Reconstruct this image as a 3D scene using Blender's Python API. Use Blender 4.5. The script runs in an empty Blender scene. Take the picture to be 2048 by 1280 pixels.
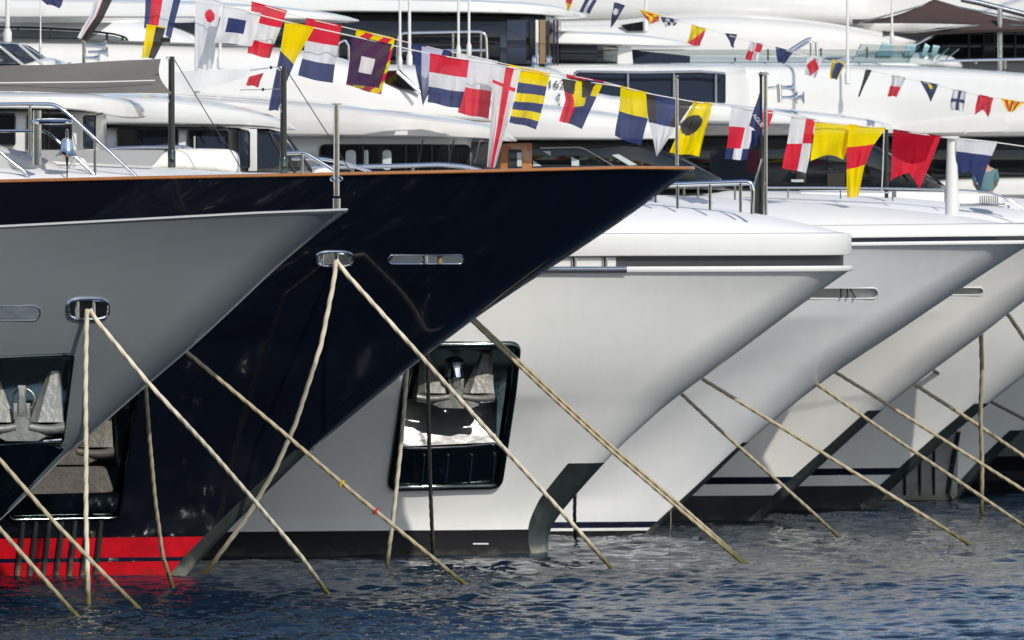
import bpy, math, random
import numpy as np
from mathutils import Vector
random.seed(7); rng = np.random.default_rng(11)
SC = bpy.context.scene
COL = SC.collection
R = math.radians
# ------------------------------------------------------------------ camera frame
F, U0, V0, H = 18700.0, 1024.0, 385.0, 7.2      # focal length in photo pixels, principal point, eye height
def X(u, d): return (u - U0) * d / F
def Z(v, d): return H - (v - V0) * d / F
def P(u, v, d): return (X(u, d), d, Z(v, d))
def px(d): return d / F                          # metres per photo pixel at distance d

# ------------------------------------------------------------------ materials
def new_mat(name):
    m = bpy.data.materials.new(name); m.use_nodes = True
    nt = m.node_tree; return m, nt, nt.nodes['Principled BSDF']
def simple(name, col, rough=.4, metal=0., coat=0., ior=1.5, var=.0, vscale=3., bump=0., bscale=20., spec=.5):
    m, nt, b = new_mat(name)
    b.inputs['Base Color'].default_value = (*col, 1); b.inputs['Roughness'].default_value = rough
    b.inputs['Metallic'].default_value = metal; b.inputs['IOR'].default_value = ior
    b.inputs['Coat Weight'].default_value = coat; b.inputs['Coat Roughness'].default_value = .04
    b.inputs['Specular IOR Level'].default_value = spec
    tc = nt.nodes.new('ShaderNodeTexCoord')
    if var > 0:
        n = nt.nodes.new('ShaderNodeTexNoise'); n.inputs['Scale'].default_value = vscale; n.inputs['Detail'].default_value = 5
        nt.links.new(tc.outputs['Object'], n.inputs['Vector'])
        mx = nt.nodes.new('ShaderNodeMix'); mx.data_type = 'RGBA'
        mx.inputs[6].default_value = (*[c * (1 - var) for c in col], 1); mx.inputs[7].default_value = (*[min(1, c * (1 + var)) for c in col], 1)
        nt.links.new(n.outputs['Fac'], mx.inputs[0]); nt.links.new(mx.outputs[2], b.inputs['Base Color'])
    if bump > 0:
        n = nt.nodes.new('ShaderNodeTexNoise'); n.inputs['Scale'].default_value = bscale; n.inputs['Detail'].default_value = 4
        nt.links.new(tc.outputs['Object'], n.inputs['Vector'])
        bp = nt.nodes.new('ShaderNodeBump'); bp.inputs['Strength'].default_value = bump; bp.inputs['Distance'].default_value = .02
        nt.links.new(n.outputs['Fac'], bp.inputs['Height']); nt.links.new(bp.outputs['Normal'], b.inputs['Normal'])
    return m
def hull_paint(name, col, rough=.18, streak=.06, coat=.6):
    """glossy paint: faint run marks under the deck edge, salt mottling, slightly wavy plating"""
    m, nt, b = new_mat(name)
    b.inputs['Coat Weight'].default_value = coat; b.inputs['Coat Roughness'].default_value = .03
    tc = nt.nodes.new('ShaderNodeTexCoord')
    mp = nt.nodes.new('ShaderNodeMapping'); mp.inputs['Scale'].default_value = (5, 1, .7)
    nt.links.new(tc.outputs['Object'], mp.inputs['Vector'])
    n1 = nt.nodes.new('ShaderNodeTexNoise'); n1.inputs['Scale'].default_value = 1.; n1.inputs['Detail'].default_value = 6; n1.inputs['Roughness'].default_value = .65
    nt.links.new(mp.outputs['Vector'], n1.inputs['Vector'])
    n2 = nt.nodes.new('ShaderNodeTexNoise'); n2.inputs['Scale'].default_value = .7; n2.inputs['Detail'].default_value = 6
    nt.links.new(tc.outputs['Object'], n2.inputs['Vector'])
    ad = nt.nodes.new('ShaderNodeMath'); ad.operation = 'ADD'
    nt.links.new(n1.outputs['Fac'], ad.inputs[0]); nt.links.new(n2.outputs['Fac'], ad.inputs[1])
    rp = nt.nodes.new('ShaderNodeMapRange'); rp.inputs[1].default_value = .7; rp.inputs[2].default_value = 1.3
    nt.links.new(ad.outputs[0], rp.inputs[0])
    mx = nt.nodes.new('ShaderNodeMix'); mx.data_type = 'RGBA'
    lo = [c * (1 - streak) for c in col]; lo[2] *= 1 - streak * .4
    mx.inputs[6].default_value = (*lo, 1); mx.inputs[7].default_value = (*[min(1, c * (1 + streak * .5)) for c in col], 1)
    nt.links.new(rp.outputs[0], mx.inputs[0])
    g = nt.nodes.new('ShaderNodeNewGeometry'); sx = nt.nodes.new('ShaderNodeSeparateXYZ'); nt.links.new(g.outputs['Position'], sx.inputs[0])
    zz = nt.nodes.new('ShaderNodeMapRange'); zz.inputs[1].default_value = 2.2; zz.inputs[2].default_value = .1; nt.links.new(sx.outputs['Z'], zz.inputs[0])
    ns = nt.nodes.new('ShaderNodeMapRange'); ns.inputs[1].default_value = .5; ns.inputs[2].default_value = .75; nt.links.new(n1.outputs['Fac'], ns.inputs[0])
    gm = nt.nodes.new('ShaderNodeMath'); gm.operation = 'MULTIPLY'; nt.links.new(zz.outputs[0], gm.inputs[0]); nt.links.new(ns.outputs[0], gm.inputs[1])
    g2 = nt.nodes.new('ShaderNodeMath'); g2.operation = 'MULTIPLY'; g2.inputs[1].default_value = streak * 6; nt.links.new(gm.outputs[0], g2.inputs[0])
    gx_ = nt.nodes.new('ShaderNodeMix'); gx_.data_type = 'RGBA'; gx_.inputs[7].default_value = (col[0] * .62, col[1] * .6, col[2] * .5, 1)
    nt.links.new(g2.outputs[0], gx_.inputs[0]); nt.links.new(mx.outputs[2], gx_.inputs[6]); nt.links.new(gx_.outputs[2], b.inputs['Base Color'])
    rr = nt.nodes.new('ShaderNodeMapRange'); rr.inputs[3].default_value = rough * .9; rr.inputs[4].default_value = rough * 1.12
    nt.links.new(n1.outputs['Fac'], rr.inputs[0]); nt.links.new(rr.outputs[0], b.inputs['Roughness'])
    n3 = nt.nodes.new('ShaderNodeTexNoise'); n3.inputs['Scale'].default_value = 1.3; n3.inputs['Detail'].default_value = 1
    nt.links.new(tc.outputs['Object'], n3.inputs['Vector'])
    bp = nt.nodes.new('ShaderNodeBump'); bp.inputs['Strength'].default_value = .25; bp.inputs['Distance'].default_value = .02
    nt.links.new(n3.outputs['Fac'], bp.inputs['Height']); nt.links.new(bp.outputs['Normal'], b.inputs['Normal'])
    return m
def cloth(name, col, trans=.35, bscale=9., bump=.25, weave=0.):
    m, nt, b = new_mat(name)
    b.inputs['Base Color'].default_value = (*col, 1); b.inputs['Roughness'].default_value = .85; b.inputs['Specular IOR Level'].default_value = .15
    tr = nt.nodes.new('ShaderNodeBsdfTranslucent'); tr.inputs['Color'].default_value = (*[min(1, c * 1.1) for c in col], 1)
    mx = nt.nodes.new('ShaderNodeMixShader'); mx.inputs[0].default_value = trans
    nt.links.new(b.outputs[0], mx.inputs[1]); nt.links.new(tr.outputs[0], mx.inputs[2])
    out = mx.outputs[0]
    if weave:
        tp = nt.nodes.new('ShaderNodeBsdfTransparent'); m2 = nt.nodes.new('ShaderNodeMixShader'); m2.inputs[0].default_value = weave
        nt.links.new(out, m2.inputs[1]); nt.links.new(tp.outputs[0], m2.inputs[2]); out = m2.outputs[0]
    nt.links.new(out, nt.nodes['Material Output'].inputs['Surface'])
    tc = nt.nodes.new('ShaderNodeTexCoord'); n = nt.nodes.new('ShaderNodeTexNoise'); n.inputs['Scale'].default_value = bscale
    mp = nt.nodes.new('ShaderNodeMapping'); mp.inputs['Scale'].default_value = (2.4, 1, .5); mp.inputs['Rotation'].default_value = (0, .25, 0)
    n.inputs['Detail'].default_value = 5; nt.links.new(tc.outputs['Object'], mp.inputs['Vector']); nt.links.new(mp.outputs['Vector'], n.inputs['Vector'])
    bp = nt.nodes.new('ShaderNodeBump'); bp.inputs['Strength'].default_value = bump; bp.inputs['Distance'].default_value = .05
    nt.links.new(n.outputs['Fac'], bp.inputs['Height']); nt.links.new(bp.outputs['Normal'], b.inputs['Normal']); nt.links.new(bp.outputs['Normal'], tr.inputs['Normal'])
    return m
def clear_glass(name, tint=(.9, .95, .95), amt=.85):
    m, nt, b = new_mat(name)
    t = nt.nodes.new('ShaderNodeBsdfTransparent'); t.inputs['Color'].default_value = (*tint, 1)
    b.inputs['Base Color'].default_value = (.03, .05, .05, 1); b.inputs['Roughness'].default_value = .03
    mx = nt.nodes.new('ShaderNodeMixShader'); mx.inputs[0].default_value = 1 - amt
    nt.links.new(t.outputs[0], mx.inputs[1]); nt.links.new(b.outputs[0], mx.inputs[2])
    nt.links.new(mx.outputs[0], nt.nodes['Material Output'].inputs['Surface'])
    return m
def rope_mat(name, dry, wet):
    """laid fibre: dark grooves between the strands come from geometry; soaked and weedy near the water"""
    m, nt, b = new_mat(name)
    b.inputs['Roughness'].default_value = .85; b.inputs['Specular IOR Level'].default_value = .2
    g = nt.nodes.new('ShaderNodeNewGeometry'); sx = nt.nodes.new('ShaderNodeSeparateXYZ'); nt.links.new(g.outputs['Position'], sx.inputs[0])
    n = nt.nodes.new('ShaderNodeTexNoise'); n.inputs['Scale'].default_value = 7; n.inputs['Detail'].default_value = 6; nt.links.new(g.outputs['Position'], n.inputs['Vector'])
    a = nt.nodes.new('ShaderNodeMath'); a.operation = 'MULTIPLY_ADD'; a.inputs[1].default_value = .5; nt.links.new(n.outputs['Fac'], a.inputs[0]); nt.links.new(sx.outputs['Z'], a.inputs[2])
    mr = nt.nodes.new('ShaderNodeMapRange'); mr.inputs[1].default_value = .4; mr.inputs[2].default_value = 1.0; nt.links.new(a.outputs[0], mr.inputs[0])
    n2 = nt.nodes.new('ShaderNodeTexNoise'); n2.inputs['Scale'].default_value = 1.2; n2.inputs['Detail'].default_value = 5; nt.links.new(g.outputs['Position'], n2.inputs['Vector'])
    m0 = nt.nodes.new('ShaderNodeMix'); m0.data_type = 'RGBA'; m0.inputs[6].default_value = (*[c * .72 for c in dry], 1); m0.inputs[7].default_value = (*[min(1, c * 1.2) for c in dry], 1)
    nt.links.new(n2.outputs['Fac'], m0.inputs[0])
    mx = nt.nodes.new('ShaderNodeMix'); mx.data_type = 'RGBA'; mx.inputs[6].default_value = (*wet, 1)
    nt.links.new(mr.outputs[0], mx.inputs[0]); nt.links.new(m0.outputs[2], mx.inputs[7]); nt.links.new(mx.outputs[2], b.inputs['Base Color'])
    return m
def scum_metal(name, col, scum, metal=.7, top=.85, rough=.22, spec=.5):
    m, nt, b = new_mat(name); b.inputs['Metallic'].default_value = metal; b.inputs['Roughness'].default_value = rough; b.inputs['Specular IOR Level'].default_value = spec
    g = nt.nodes.new('ShaderNodeNewGeometry'); sx = nt.nodes.new('ShaderNodeSeparateXYZ'); nt.links.new(g.outputs['Position'], sx.inputs[0])
    n = nt.nodes.new('ShaderNodeTexNoise'); n.inputs['Scale'].default_value = 3; n.inputs['Detail'].default_value = 7; nt.links.new(g.outputs['Position'], n.inputs['Vector'])
    a = nt.nodes.new('ShaderNodeMath'); a.operation = 'MULTIPLY_ADD'; a.inputs[1].default_value = .9; nt.links.new(n.outputs['Fac'], a.inputs[0]); nt.links.new(sx.outputs['Z'], a.inputs[2])
    mr = nt.nodes.new('ShaderNodeMapRange'); mr.inputs[1].default_value = top; mr.inputs[2].default_value = top - .45; nt.links.new(a.outputs[0], mr.inputs[0])
    v = nt.nodes.new('ShaderNodeMix'); v.data_type = 'RGBA'; v.inputs[6].default_value = (*[c * .5 for c in col], 1); v.inputs[7].default_value = (*[min(1, c * 1.6) for c in col], 1); nt.links.new(n.outputs['Fac'], v.inputs[0])
    x = nt.nodes.new('ShaderNodeMix'); x.data_type = 'RGBA'; x.inputs[7].default_value = (*scum, 1); nt.links.new(mr.outputs[0], x.inputs[0]); nt.links.new(v.outputs[2], x.inputs[6]); nt.links.new(x.outputs[2], b.inputs['Base Color'])
    iv = nt.nodes.new('ShaderNodeMath'); iv.operation = 'MULTIPLY_ADD'; iv.inputs[1].default_value = -metal * .9; iv.inputs[2].default_value = metal; nt.links.new(mr.outputs[0], iv.inputs[0]); nt.links.new(iv.outputs[0], b.inputs['Metallic'])
    bp = nt.nodes.new('ShaderNodeBump'); bp.inputs['Strength'].default_value = .35; bp.inputs['Distance'].default_value = .02; nt.links.new(n.outputs['Fac'], bp.inputs['Height']); nt.links.new(bp.outputs['Normal'], b.inputs['Normal'])
    return m
M = {}
M['white'] = hull_paint('white_paint', (.61, .61, .60), .22, .03)
M['white_sunlit'] = hull_paint('sunlit_white_paint', (.70, .70, .685), .22, .03)  # lighter copy of the white paint, keeps the bulwarks bright in the sun
M['cream'] = hull_paint('warm_white_paint', (.605, .595, .575), .22, .03)
M['hull_white'] = hull_paint('white_hull_paint', (.77, .775, .76), .12, .04)
M['hull_cream'] = hull_paint('cream_hull_paint', (.77, .76, .725), .12, .04)
M['hull_silver'] = hull_paint('silver_hull_paint', (.72, .73, .745), .14, .04)
M['hull_grey'] = hull_paint('grey_hull_paint', (.29, .32, .33), .24, .02, .6)
_b = M['hull_grey'].node_tree.nodes['Principled BSDF']; _b.inputs['Metallic'].default_value = .45
M['hull_navy'] = hull_paint('navy_hull_paint', (.003, .0036, .0075), .1, .1, .8)
M['navy_band'] = simple('navy_band_paint', (.006, .008, .025), .15, coat=.5)
M['boot_black'] = scum_metal('boot_top_black', (.008, .008, .010), (.075, .08, .055), .0, .56, .5, .2)
M['boot_grey'] = scum_metal('boot_top_dark_grey', (.026, .026, .03), (.12, .12, .085), .0, .58, .5, .25)
M['red'] = scum_metal('red_antifouling', (.44, .004, .011), (.16, .03, .02), .0, .58, .35, .35)
M['deckwhite'] = simple('white_deck_paint', (.72, .72, .71), .45, var=.03)
M['teak'] = simple('varnished_teak', (.34, .13, .035), .25, coat=.5, var=.3, vscale=6)
M['chrome'] = simple('polished_steel', (.74, .75, .77), .07, 1., bump=.08, bscale=3)
M['steel'] = simple('brushed_steel', (.5, .51, .52), .22, 1., var=.3, vscale=4, bump=.2, bscale=6)
M['mirror'] = simple('wavy_polished_plate', (.80, .82, .84), .3, 1., var=.35, vscale=3., bump=.9, bscale=3.)
M['dark_steel'] = simple('dark_polished_steel', (.10, .125, .12), .1, 1., bump=.25, bscale=2.)
M['plate'] = scum_metal('weathered_stem_plate', (.075, .092, .088), (.36, .34, .26), .7, .72)
M['plate_pale'] = scum_metal('pale_weathered_plate', (.36, .36, .35), (.22, .21, .14), .25)
M['galv'] = simple('galvanised_iron', (.25, .25, .23), .42, .6, var=.5, vscale=4, bump=.5, bscale=12)
M['galv_brown'] = simple('stained_galvanised_iron', (.12, .108, .092), .5, .45, var=.5, vscale=4, bump=.5, bscale=12)
M['glass'] = simple('dark_tinted_glass', (.006, .007, .009), .03, ior=1.5, bump=.03, bscale=1.2)
M['glass_blue'] = simple('blue_tinted_glass', (.02, .028, .045), .04, ior=1.5)
M['paleglass'] = simple('pale_glass_and_daylight', (.45, .52, .53), .1)  # hatch glass, and daylight through the far side painted as pale colour
M['clear'] = clear_glass('clear_glass')
M['smoke'] = clear_glass('smoked_glass', (.55, .58, .6), .8)
M['black'] = simple('black_rubber', (.012, .012, .013), .45)
M['carbon'] = simple('carbon_pole', (.014, .014, .015), .28, coat=.4)
M['awning'] = cloth('taupe_awning_canvas', (.175, .16, .148), .12, 3, .3)
M['awning_sunlit'] = cloth('sunlit_awning_canvas', (.74, .73, .71), .3, 3, .3)  # lighter canvas colour stands for sun on the front of the awning
M['cover'] = cloth('white_fitted_cover', (.76, .74, .69), .05, 3, .6)
M['cover_grey'] = simple('grey_glossy_cover', (.42, .42, .41), .3, coat=.3, bump=.2, bscale=2)
M['brown'] = cloth('brown_parasol_canvas', (.075, .05, .045), .1, 3, .2)
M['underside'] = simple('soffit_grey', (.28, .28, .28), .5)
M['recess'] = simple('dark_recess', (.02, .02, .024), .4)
M['tan'] = simple('tan_curtain', (.22, .135, .07), .8)
M['dim'] = simple('dim_interior', (.03, .028, .024), .2)
M['text_dark'] = simple('dark_lettering', (.05, .05, .055), .5)
M['towel'] = cloth('pale_blue_towel', (.42, .60, .66), .2)
M['rope'] = rope_mat('cream_mooring_rope', (.60, .53, .40), (.13, .10, .035))
M['rope_tan'] = rope_mat('tan_mooring_rope', (.40, .33, .215), (.10, .09, .03))
M['rope_dark'] = rope_mat('dark_mooring_rope', (.16, .145, .12), (.06, .05, .025))
M['cord'] = simple('white_cord', (.605, .595, .575), .7)
M['wire'] = simple('dark_rigging_wire', (.03, .03, .032), .4, .4)
M['skin'] = simple('skin', (.36, .20, .13), .55)
M['hair'] = simple('dark_hair', (.02, .014, .01), .6)
M['teal'] = simple('teal_shirt', (.075, .155, .175), .85, bump=.4, bscale=8)
M['shorts'] = simple('dark_shorts', (.05, .05, .07), .85)
FC = {'W': (.78, .78, .78), 'R': (.74, .028, .055), 'B': (.042, .058, .165), 'Y': (.90, .69, .0), 'K': (.05, .043, .04), 'P': (.065, .036, .10), 'G': (.55, .57, .72), 'D': (.42, .005, .022)}
for k, c in FC.items():
    M['flag_' + k] = cloth('flag_cloth_' + {'W': 'white', 'R': 'red', 'B': 'navy', 'Y': 'yellow', 'K': 'black', 'P': 'purple', 'G': 'pale_blue', 'D': 'red_fold_shade'}[k], c, .55, 4, .9, .04)

# ------------------------------------------------------------------ mesh building
BASE = {}
def thing(name, label, cat, loc, group=None):
    o = bpy.data.objects.new(name, None); COL.objects.link(o); o.location = loc; o.empty_display_size = .3
    o['label'] = label; o['category'] = cat
    if group: o['group'] = group
    BASE[o] = Vector(loc); return o
def tag(o, label, cat, group=None, kind=None):
    if kind: o['kind'] = kind; return o
    o['label'] = label; o['category'] = cat
    if group: o['group'] = group
    return o
class MB:
    def __init__(s): s.v = []; s.f = []; s.m = []
    def add(s, vs, fs, mi=0):
        n = len(s.v); s.v += [tuple(map(float, q)) for q in vs]; s.f += [tuple(i + n for i in f) for f in fs]
        s.m += [mi] * len(fs) if isinstance(mi, int) else list(mi); return s
    def grid(s, G, mi=0, closed=False):
        """G[i][j] rows of points; closed wraps j"""
        r, c = len(G), len(G[0]); fs = []
        for i in range(r - 1):
            for j in range(c if closed else c - 1):
                k = (j + 1) % c; fs.append((i * c + j, i * c + k, (i + 1) * c + k, (i + 1) * c + j))
        return s.add([q for row in G for q in row], fs, mi)
    def caps(s, G, mi=0):
        n = len(s.v); c = len(G[0])
        s.add(G[0], [tuple(range(c))[::-1]], mi); s.add(G[-1], [tuple(range(c))], mi); return s
    def tube(s, path, r, n=10, closed=False, mi=0, cap=True):
        p = [Vector(q) for q in path]; L = len(p); rr = r if hasattr(r, '__len__') else [r] * L; G = []
        up = None
        for i in range(L):
            a, b = (p[i - 1], p[(i + 1) % L]) if closed else (p[max(i - 1, 0)], p[min(i + 1, L - 1)])
            t = (b - a).normalized()
            if up is None: up = Vector((0, 0, 1)) if abs(t.z) < .9 else Vector((0, 1, 0))
            x = up - t * up.dot(t)
            if x.length < 1e-5: x = t.orthogonal()
            x.normalize(); up = x; y = t.cross(x)
            G.append([p[i] + (x * math.cos(k * 2 * math.pi / n) + y * math.sin(k * 2 * math.pi / n)) * rr[i] for k in range(n)])
        if closed: G.append(G[0])
        s.grid(G, mi, True)
        if cap and not closed: s.caps(G, mi)
        return s
    def box(s, c, sz, mi=0, bev=0):
        x, y, z = c; a, b, h = sz[0] / 2, sz[1] / 2, sz[2] / 2
        e = min(bev, a * .9, b * .9, h * .9)
        if e <= 0:
            vs = [(x + i * a, y + j * b, z + k * h) for i in (-1, 1) for j in (-1, 1) for k in (-1, 1)]
            return s.add(vs, [(0, 1, 3, 2), (4, 6, 7, 5), (0, 4, 5, 1), (2, 3, 7, 6), (0, 2, 6, 4), (1, 5, 7, 3)], mi)
        G = []
        for zz, ins in ((z - h, e), (z - h + e, 0), (z + h - e, 0), (z + h, e)):
            aa, bb = a - ins, b - ins; ee = e
            G.append([(x - aa + ee, y - bb, zz), (x + aa - ee, y - bb, zz), (x + aa, y - bb + ee, zz), (x + aa, y + bb - ee, zz), (x + aa - ee, y + bb, zz), (x - aa + ee, y + bb, zz), (x - aa, y + bb - ee, zz), (x - aa, y - bb + ee, zz)])
        s.grid(G, mi, True); return s.caps(G, mi)
    def lathe(s, prof, c, axis='z', n=20, mi=0):
        G = []
        for r, h in prof:
            row = []
            for k in range(n):
                a = k * 2 * math.pi / n; p, q = r * math.cos(a), r * math.sin(a)
                row.append((c[0] + p, c[1] + q, c[2] + h) if axis == 'z' else (c[0] + h, c[1] + p, c[2] + q) if axis == 'x' else (c[0] + p, c[1] + h, c[2] + q))
            G.append(row)
        s.grid(G, mi, True); return s.caps(G, mi)
    def slab(s, poly, y0, y1, bev=.0, mi=0):
        """prism of an XZ polygon between y0 (near) and y1 (far) with a bevelled near edge"""
        n = len(poly); cx = sum(p[0] for p in poly) / n; cz = sum(p[1] for p in poly) / n
        ext = max(max(p[0] for p in poly) - min(p[0] for p in poly), 1e-3); k = 1 - 2 * bev / ext
        ins = [(cx + (p[0] - cx) * k, cz + (p[1] - cz) * k) for p in poly]
        G = [[(a, y0, b) for a, b in ins], [(a, y0 + bev, b) for a, b in poly], [(a, y1, b) for a, b in poly]]
        s.grid(G, mi, True); return s.caps(G, mi)
    def build(s, name, mats, parent=None, smooth=True, angle=38, origin=None):
        if not isinstance(mats, (list, tuple)): mats = [mats]
        if parent is not None: org = BASE[parent]
        elif origin is not None: org = Vector(origin)
        else:
            a = np.array(s.v); org = Vector(((a[:, 0].min() + a[:, 0].max()) / 2, (a[:, 1].min() + a[:, 1].max()) / 2, a[:, 2].min()))
        me = bpy.data.meshes.new(name)
        me.from_pydata([(q[0] - org.x, q[1] - org.y, q[2] - org.z) for q in s.v], [], s.f)
        for m in mats: me.materials.append(M[m] if isinstance(m, str) else m)
        me.polygons.foreach_set('material_index', s.m)
        me.validate(); me.update()
        import bmesh
        bm = bmesh.new(); bm.from_mesh(me); bmesh.ops.remove_doubles(bm, verts=bm.verts, dist=1e-5); bmesh.ops.recalc_face_normals(bm, faces=bm.faces); bm.to_mesh(me); bm.free()
        if smooth:
            me.polygons.foreach_set('use_smooth', [True] * len(me.polygons)); me.set_sharp_from_angle(angle=R(angle))
        o = bpy.data.objects.new(name, me); COL.objects.link(o)
        if parent is not None: o.parent = parent
        else: o.location = org
        BASE[o] = org
        return o
def interp(pts, n=60, smooth=3):
    """dense smoothed polyline through points"""
    p = np.array(pts, float); t = np.r_[0, np.cumsum(np.linalg.norm(np.diff(p, axis=0), axis=1))]
    q = np.linspace(0, t[-1], n); o = np.stack([np.interp(q, t, p[:, k]) for k in range(p.shape[1])], 1)
    for _ in range(smooth): o[1:-1] = (o[:-2] + 2 * o[1:-1] + o[2:]) / 4
    return o
def rail_path(pts, n=48, smooth=2): return [tuple(q) for q in interp(pts, n, smooth)]

# ------------------------------------------------------------------ hull
class Hull:
    def __init__(s, d, stem, sheer, Bdk, Ldk, Bwl, Lwl, p=2.0, nose=.14, amax=34., bands=(), fine=True, body='hull_white', kn=None, bl=1.0):
        s.kn = kn; s.bl = bl; s.d = d; s.nose = nose; s.amax = amax; s.Bdk, s.Ldk, s.Bwl, s.Lwl, s.p = Bdk, Ldk, Bwl, Lwl, p
        sp = interp([(X(u, d), Z(v, d)) for u, v in stem], 300, 60 if fine else 40)
        o = np.argsort(sp[:, 1]); s.sx, s.sz = sp[o, 0], sp[o, 1]
        sh = np.array(sorted((X(u, d), Z(v, d)) for u, v in sheer)); s.hx, s.hz = sh[:, 0], sh[:, 1]
        s.ztop = s.hz[-1]; s.cuts = []; s.bands = bands; s.body = body; s.fine = fine
    def xs(s, z): return np.interp(z, s.sz, s.sx)
    def zs(s, x): return np.interp(x, s.hx, s.hz)
    def hb(s, x, z):
        w = np.clip((z + 1) / (s.ztop + 1), 0, 1); a = np.maximum(s.xs(z) - x, 0)
        B = s.Bwl + (s.Bdk - s.Bwl) * w; L = s.Lwl + (s.Ldk - s.Lwl) * w
        core = B * (1 - (1 - np.clip(a / L, 0, 1)) ** (s.p - .45 + 1.1 * w))
        f1 = np.clip((w - .22) / .5, 0, 1); f2 = np.clip((w - .72) / .28, 0, 1); ns = s.nose + s.bl * f1 * f1 * (3 - 2 * f1) * (1 - .25 * f2 * f2 * (3 - 2 * f2)); q = np.clip(a / ns, 0, 1)
        if s.kn:
            zk, a0, c = s.kn; f = np.clip((a - a0) / 1.8, 0, 1); f = f * f * (3 - 2 * f); t = np.maximum(zk - z, 0); core = core - c * f * 1.1 * (1 - np.exp(-t / 1.1)) * np.clip((z + .8) / 1.6, 0, 1)
        return core + ns * .62 * np.sqrt(np.clip(2 * q - q * q, 0, 1))
    def y(s, x, z): return s.d - float(s.hb(x, z))
    def at(s, u, v, out=0.):
        y = s.d
        for _ in range(25): y = .5 * y + .5 * s.y(X(u, y), Z(v, y))
        y -= out; return (X(u, y), y, Z(v, y))
    def poly(s, pts, out=0.): return [s.at(u, v, out) for u, v in pts]
    def make(s, parent):
        am = s.amax; st = .075 if s.fine else .16
        a = [0, .003, .01, .022, .04, .062, .09, .12]; q = .15
        while q < am:
            a.append(q); q += st if q < 15 else 1.2
        a.append(am); a = np.array(a)
        zl = set(np.round(np.linspace(-1.2, s.ztop, int((s.ztop + 1.2) / st)), 3)); lv = [b[0] for b in s.bands]
        zl = sorted([z for z in zl if all(abs(z - b) > .03 for b in lv)] + lv)
        zl = [min(z, s.ztop) for z in zl]
        if zl[-1] < s.ztop: zl.append(s.ztop)
        zl = np.array(zl); nz, na = len(zl), len(a)
        w = np.clip(zl / s.ztop, 0, 1) ** 3
        Xg = s.xs(zl)[:, None] - a[None, :]
        Zg = zl[:, None] + (s.zs(Xg) - s.ztop) * w[:, None]
        for _ in range(2):
            Xg = s.xs(Zg) - a[None, :]; Zg = zl[:, None] + (s.zs(Xg) - s.ztop) * w[:, None]
        Yb = s.hb(Xg, Zg)
        idx = np.arange(nz * na).reshape(nz, na)
        mats = [s.body] + [b[1] for b in s.bands]
        def mi_of(i):
            zc = (zl[i] + zl[i + 1]) / 2; k = 0
            for j in range(len(s.bands)):
                if zc < s.bands[j][0]: return j + 1
            return 0
        row_mi = [mi_of(i) for i in range(nz - 1)]
        # starboard with cut-outs
        inside = np.zeros((nz - 1, na - 1), bool)
        cx = (Xg[:-1, :-1] + Xg[1:, 1:]) / 2; cz = (Zg[:-1, :-1] + Zg[1:, 1:]) / 2
        near = {}
        for poly in s.cuts:
            pl = [(p[0], p[2]) for p in poly]; ins = np.zeros_like(inside)
            for k in range(len(pl)):
                (x1, z1), (x2, z2) = pl[k], pl[(k + 1) % len(pl)]
                if z1 == z2: continue
                c = ((z1 > cz) != (z2 > cz)) & (cx < (x2 - x1) * (cz - z1) / (z2 - z1) + x1); ins ^= c
            inside |= ins
            ii, jj = np.nonzero(ins); bv = set()
            for i, j in zip(ii, jj):
                for di in (0, 1):
                    for dj in (0, 1): bv.add((i + di, j + dj))
            near[id(poly)] = (bv, pl)
        for bv, pl in near.values():
            for (i, j) in bv:
                fs = [(i + di, j + dj) for di in (-1, 0) for dj in (-1, 0) if 0 <= i + di < nz - 1 and 0 <= j + dj < na - 1]
                if all(inside[f] for f in fs): continue
                best = None; q = np.array((Xg[i, j], Zg[i, j]))
                for k in range(len(pl)):
                    A, B = np.array(pl[k]), np.array(pl[(k + 1) % len(pl)]); t = np.clip(np.dot(q - A, B - A) / max(np.dot(B - A, B - A), 1e-9), 0, 1); c = A + t * (B - A)
                    dd = np.sum((c - q) ** 2)
                    if best is None or dd < best[0]: best = (dd, c)
                Xg[i, j], Zg[i, j] = best[1]; Yb[i, j] = s.hb(Xg[i, j], Zg[i, j])
        Xs, Zs_, Ys = Xg.copy(), Zg.copy(), Yb.copy()
        mb = MB()
        V = list(zip(Xs.ravel(), (s.d - Ys).ravel(), Zs_.ravel())); fs, ms = [], []
        for i in range(nz - 1):
            for j in range(na - 1):
                if not inside[i, j]: fs.append((idx[i, j], idx[i + 1, j], idx[i + 1, j + 1], idx[i, j + 1])); ms.append(row_mi[i])
        mb.add(V, fs, ms)
        mb.add(list(zip(Xg.ravel(), (s.d + Yb).ravel(), Zg.ravel())), [(idx[i, j], idx[i, j + 1], idx[i + 1, j + 1], idx[i + 1, j]) for i in range(nz - 1) for j in range(na - 1)], [row_mi[i] for i in range(nz - 1) for j in range(na - 1)])
        # transom
        mb.add([(Xg[i, -1], s.d + sg * Yb[i, -1], Zg[i, -1]) for i in range(nz) for sg in (-1, 1)], [(2 * i, 2 * i + 1, 2 * i + 3, 2 * i + 2) for i in range(nz - 1)], 0)
        return mb.build('hull', mats, parent, True, 60)
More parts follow.
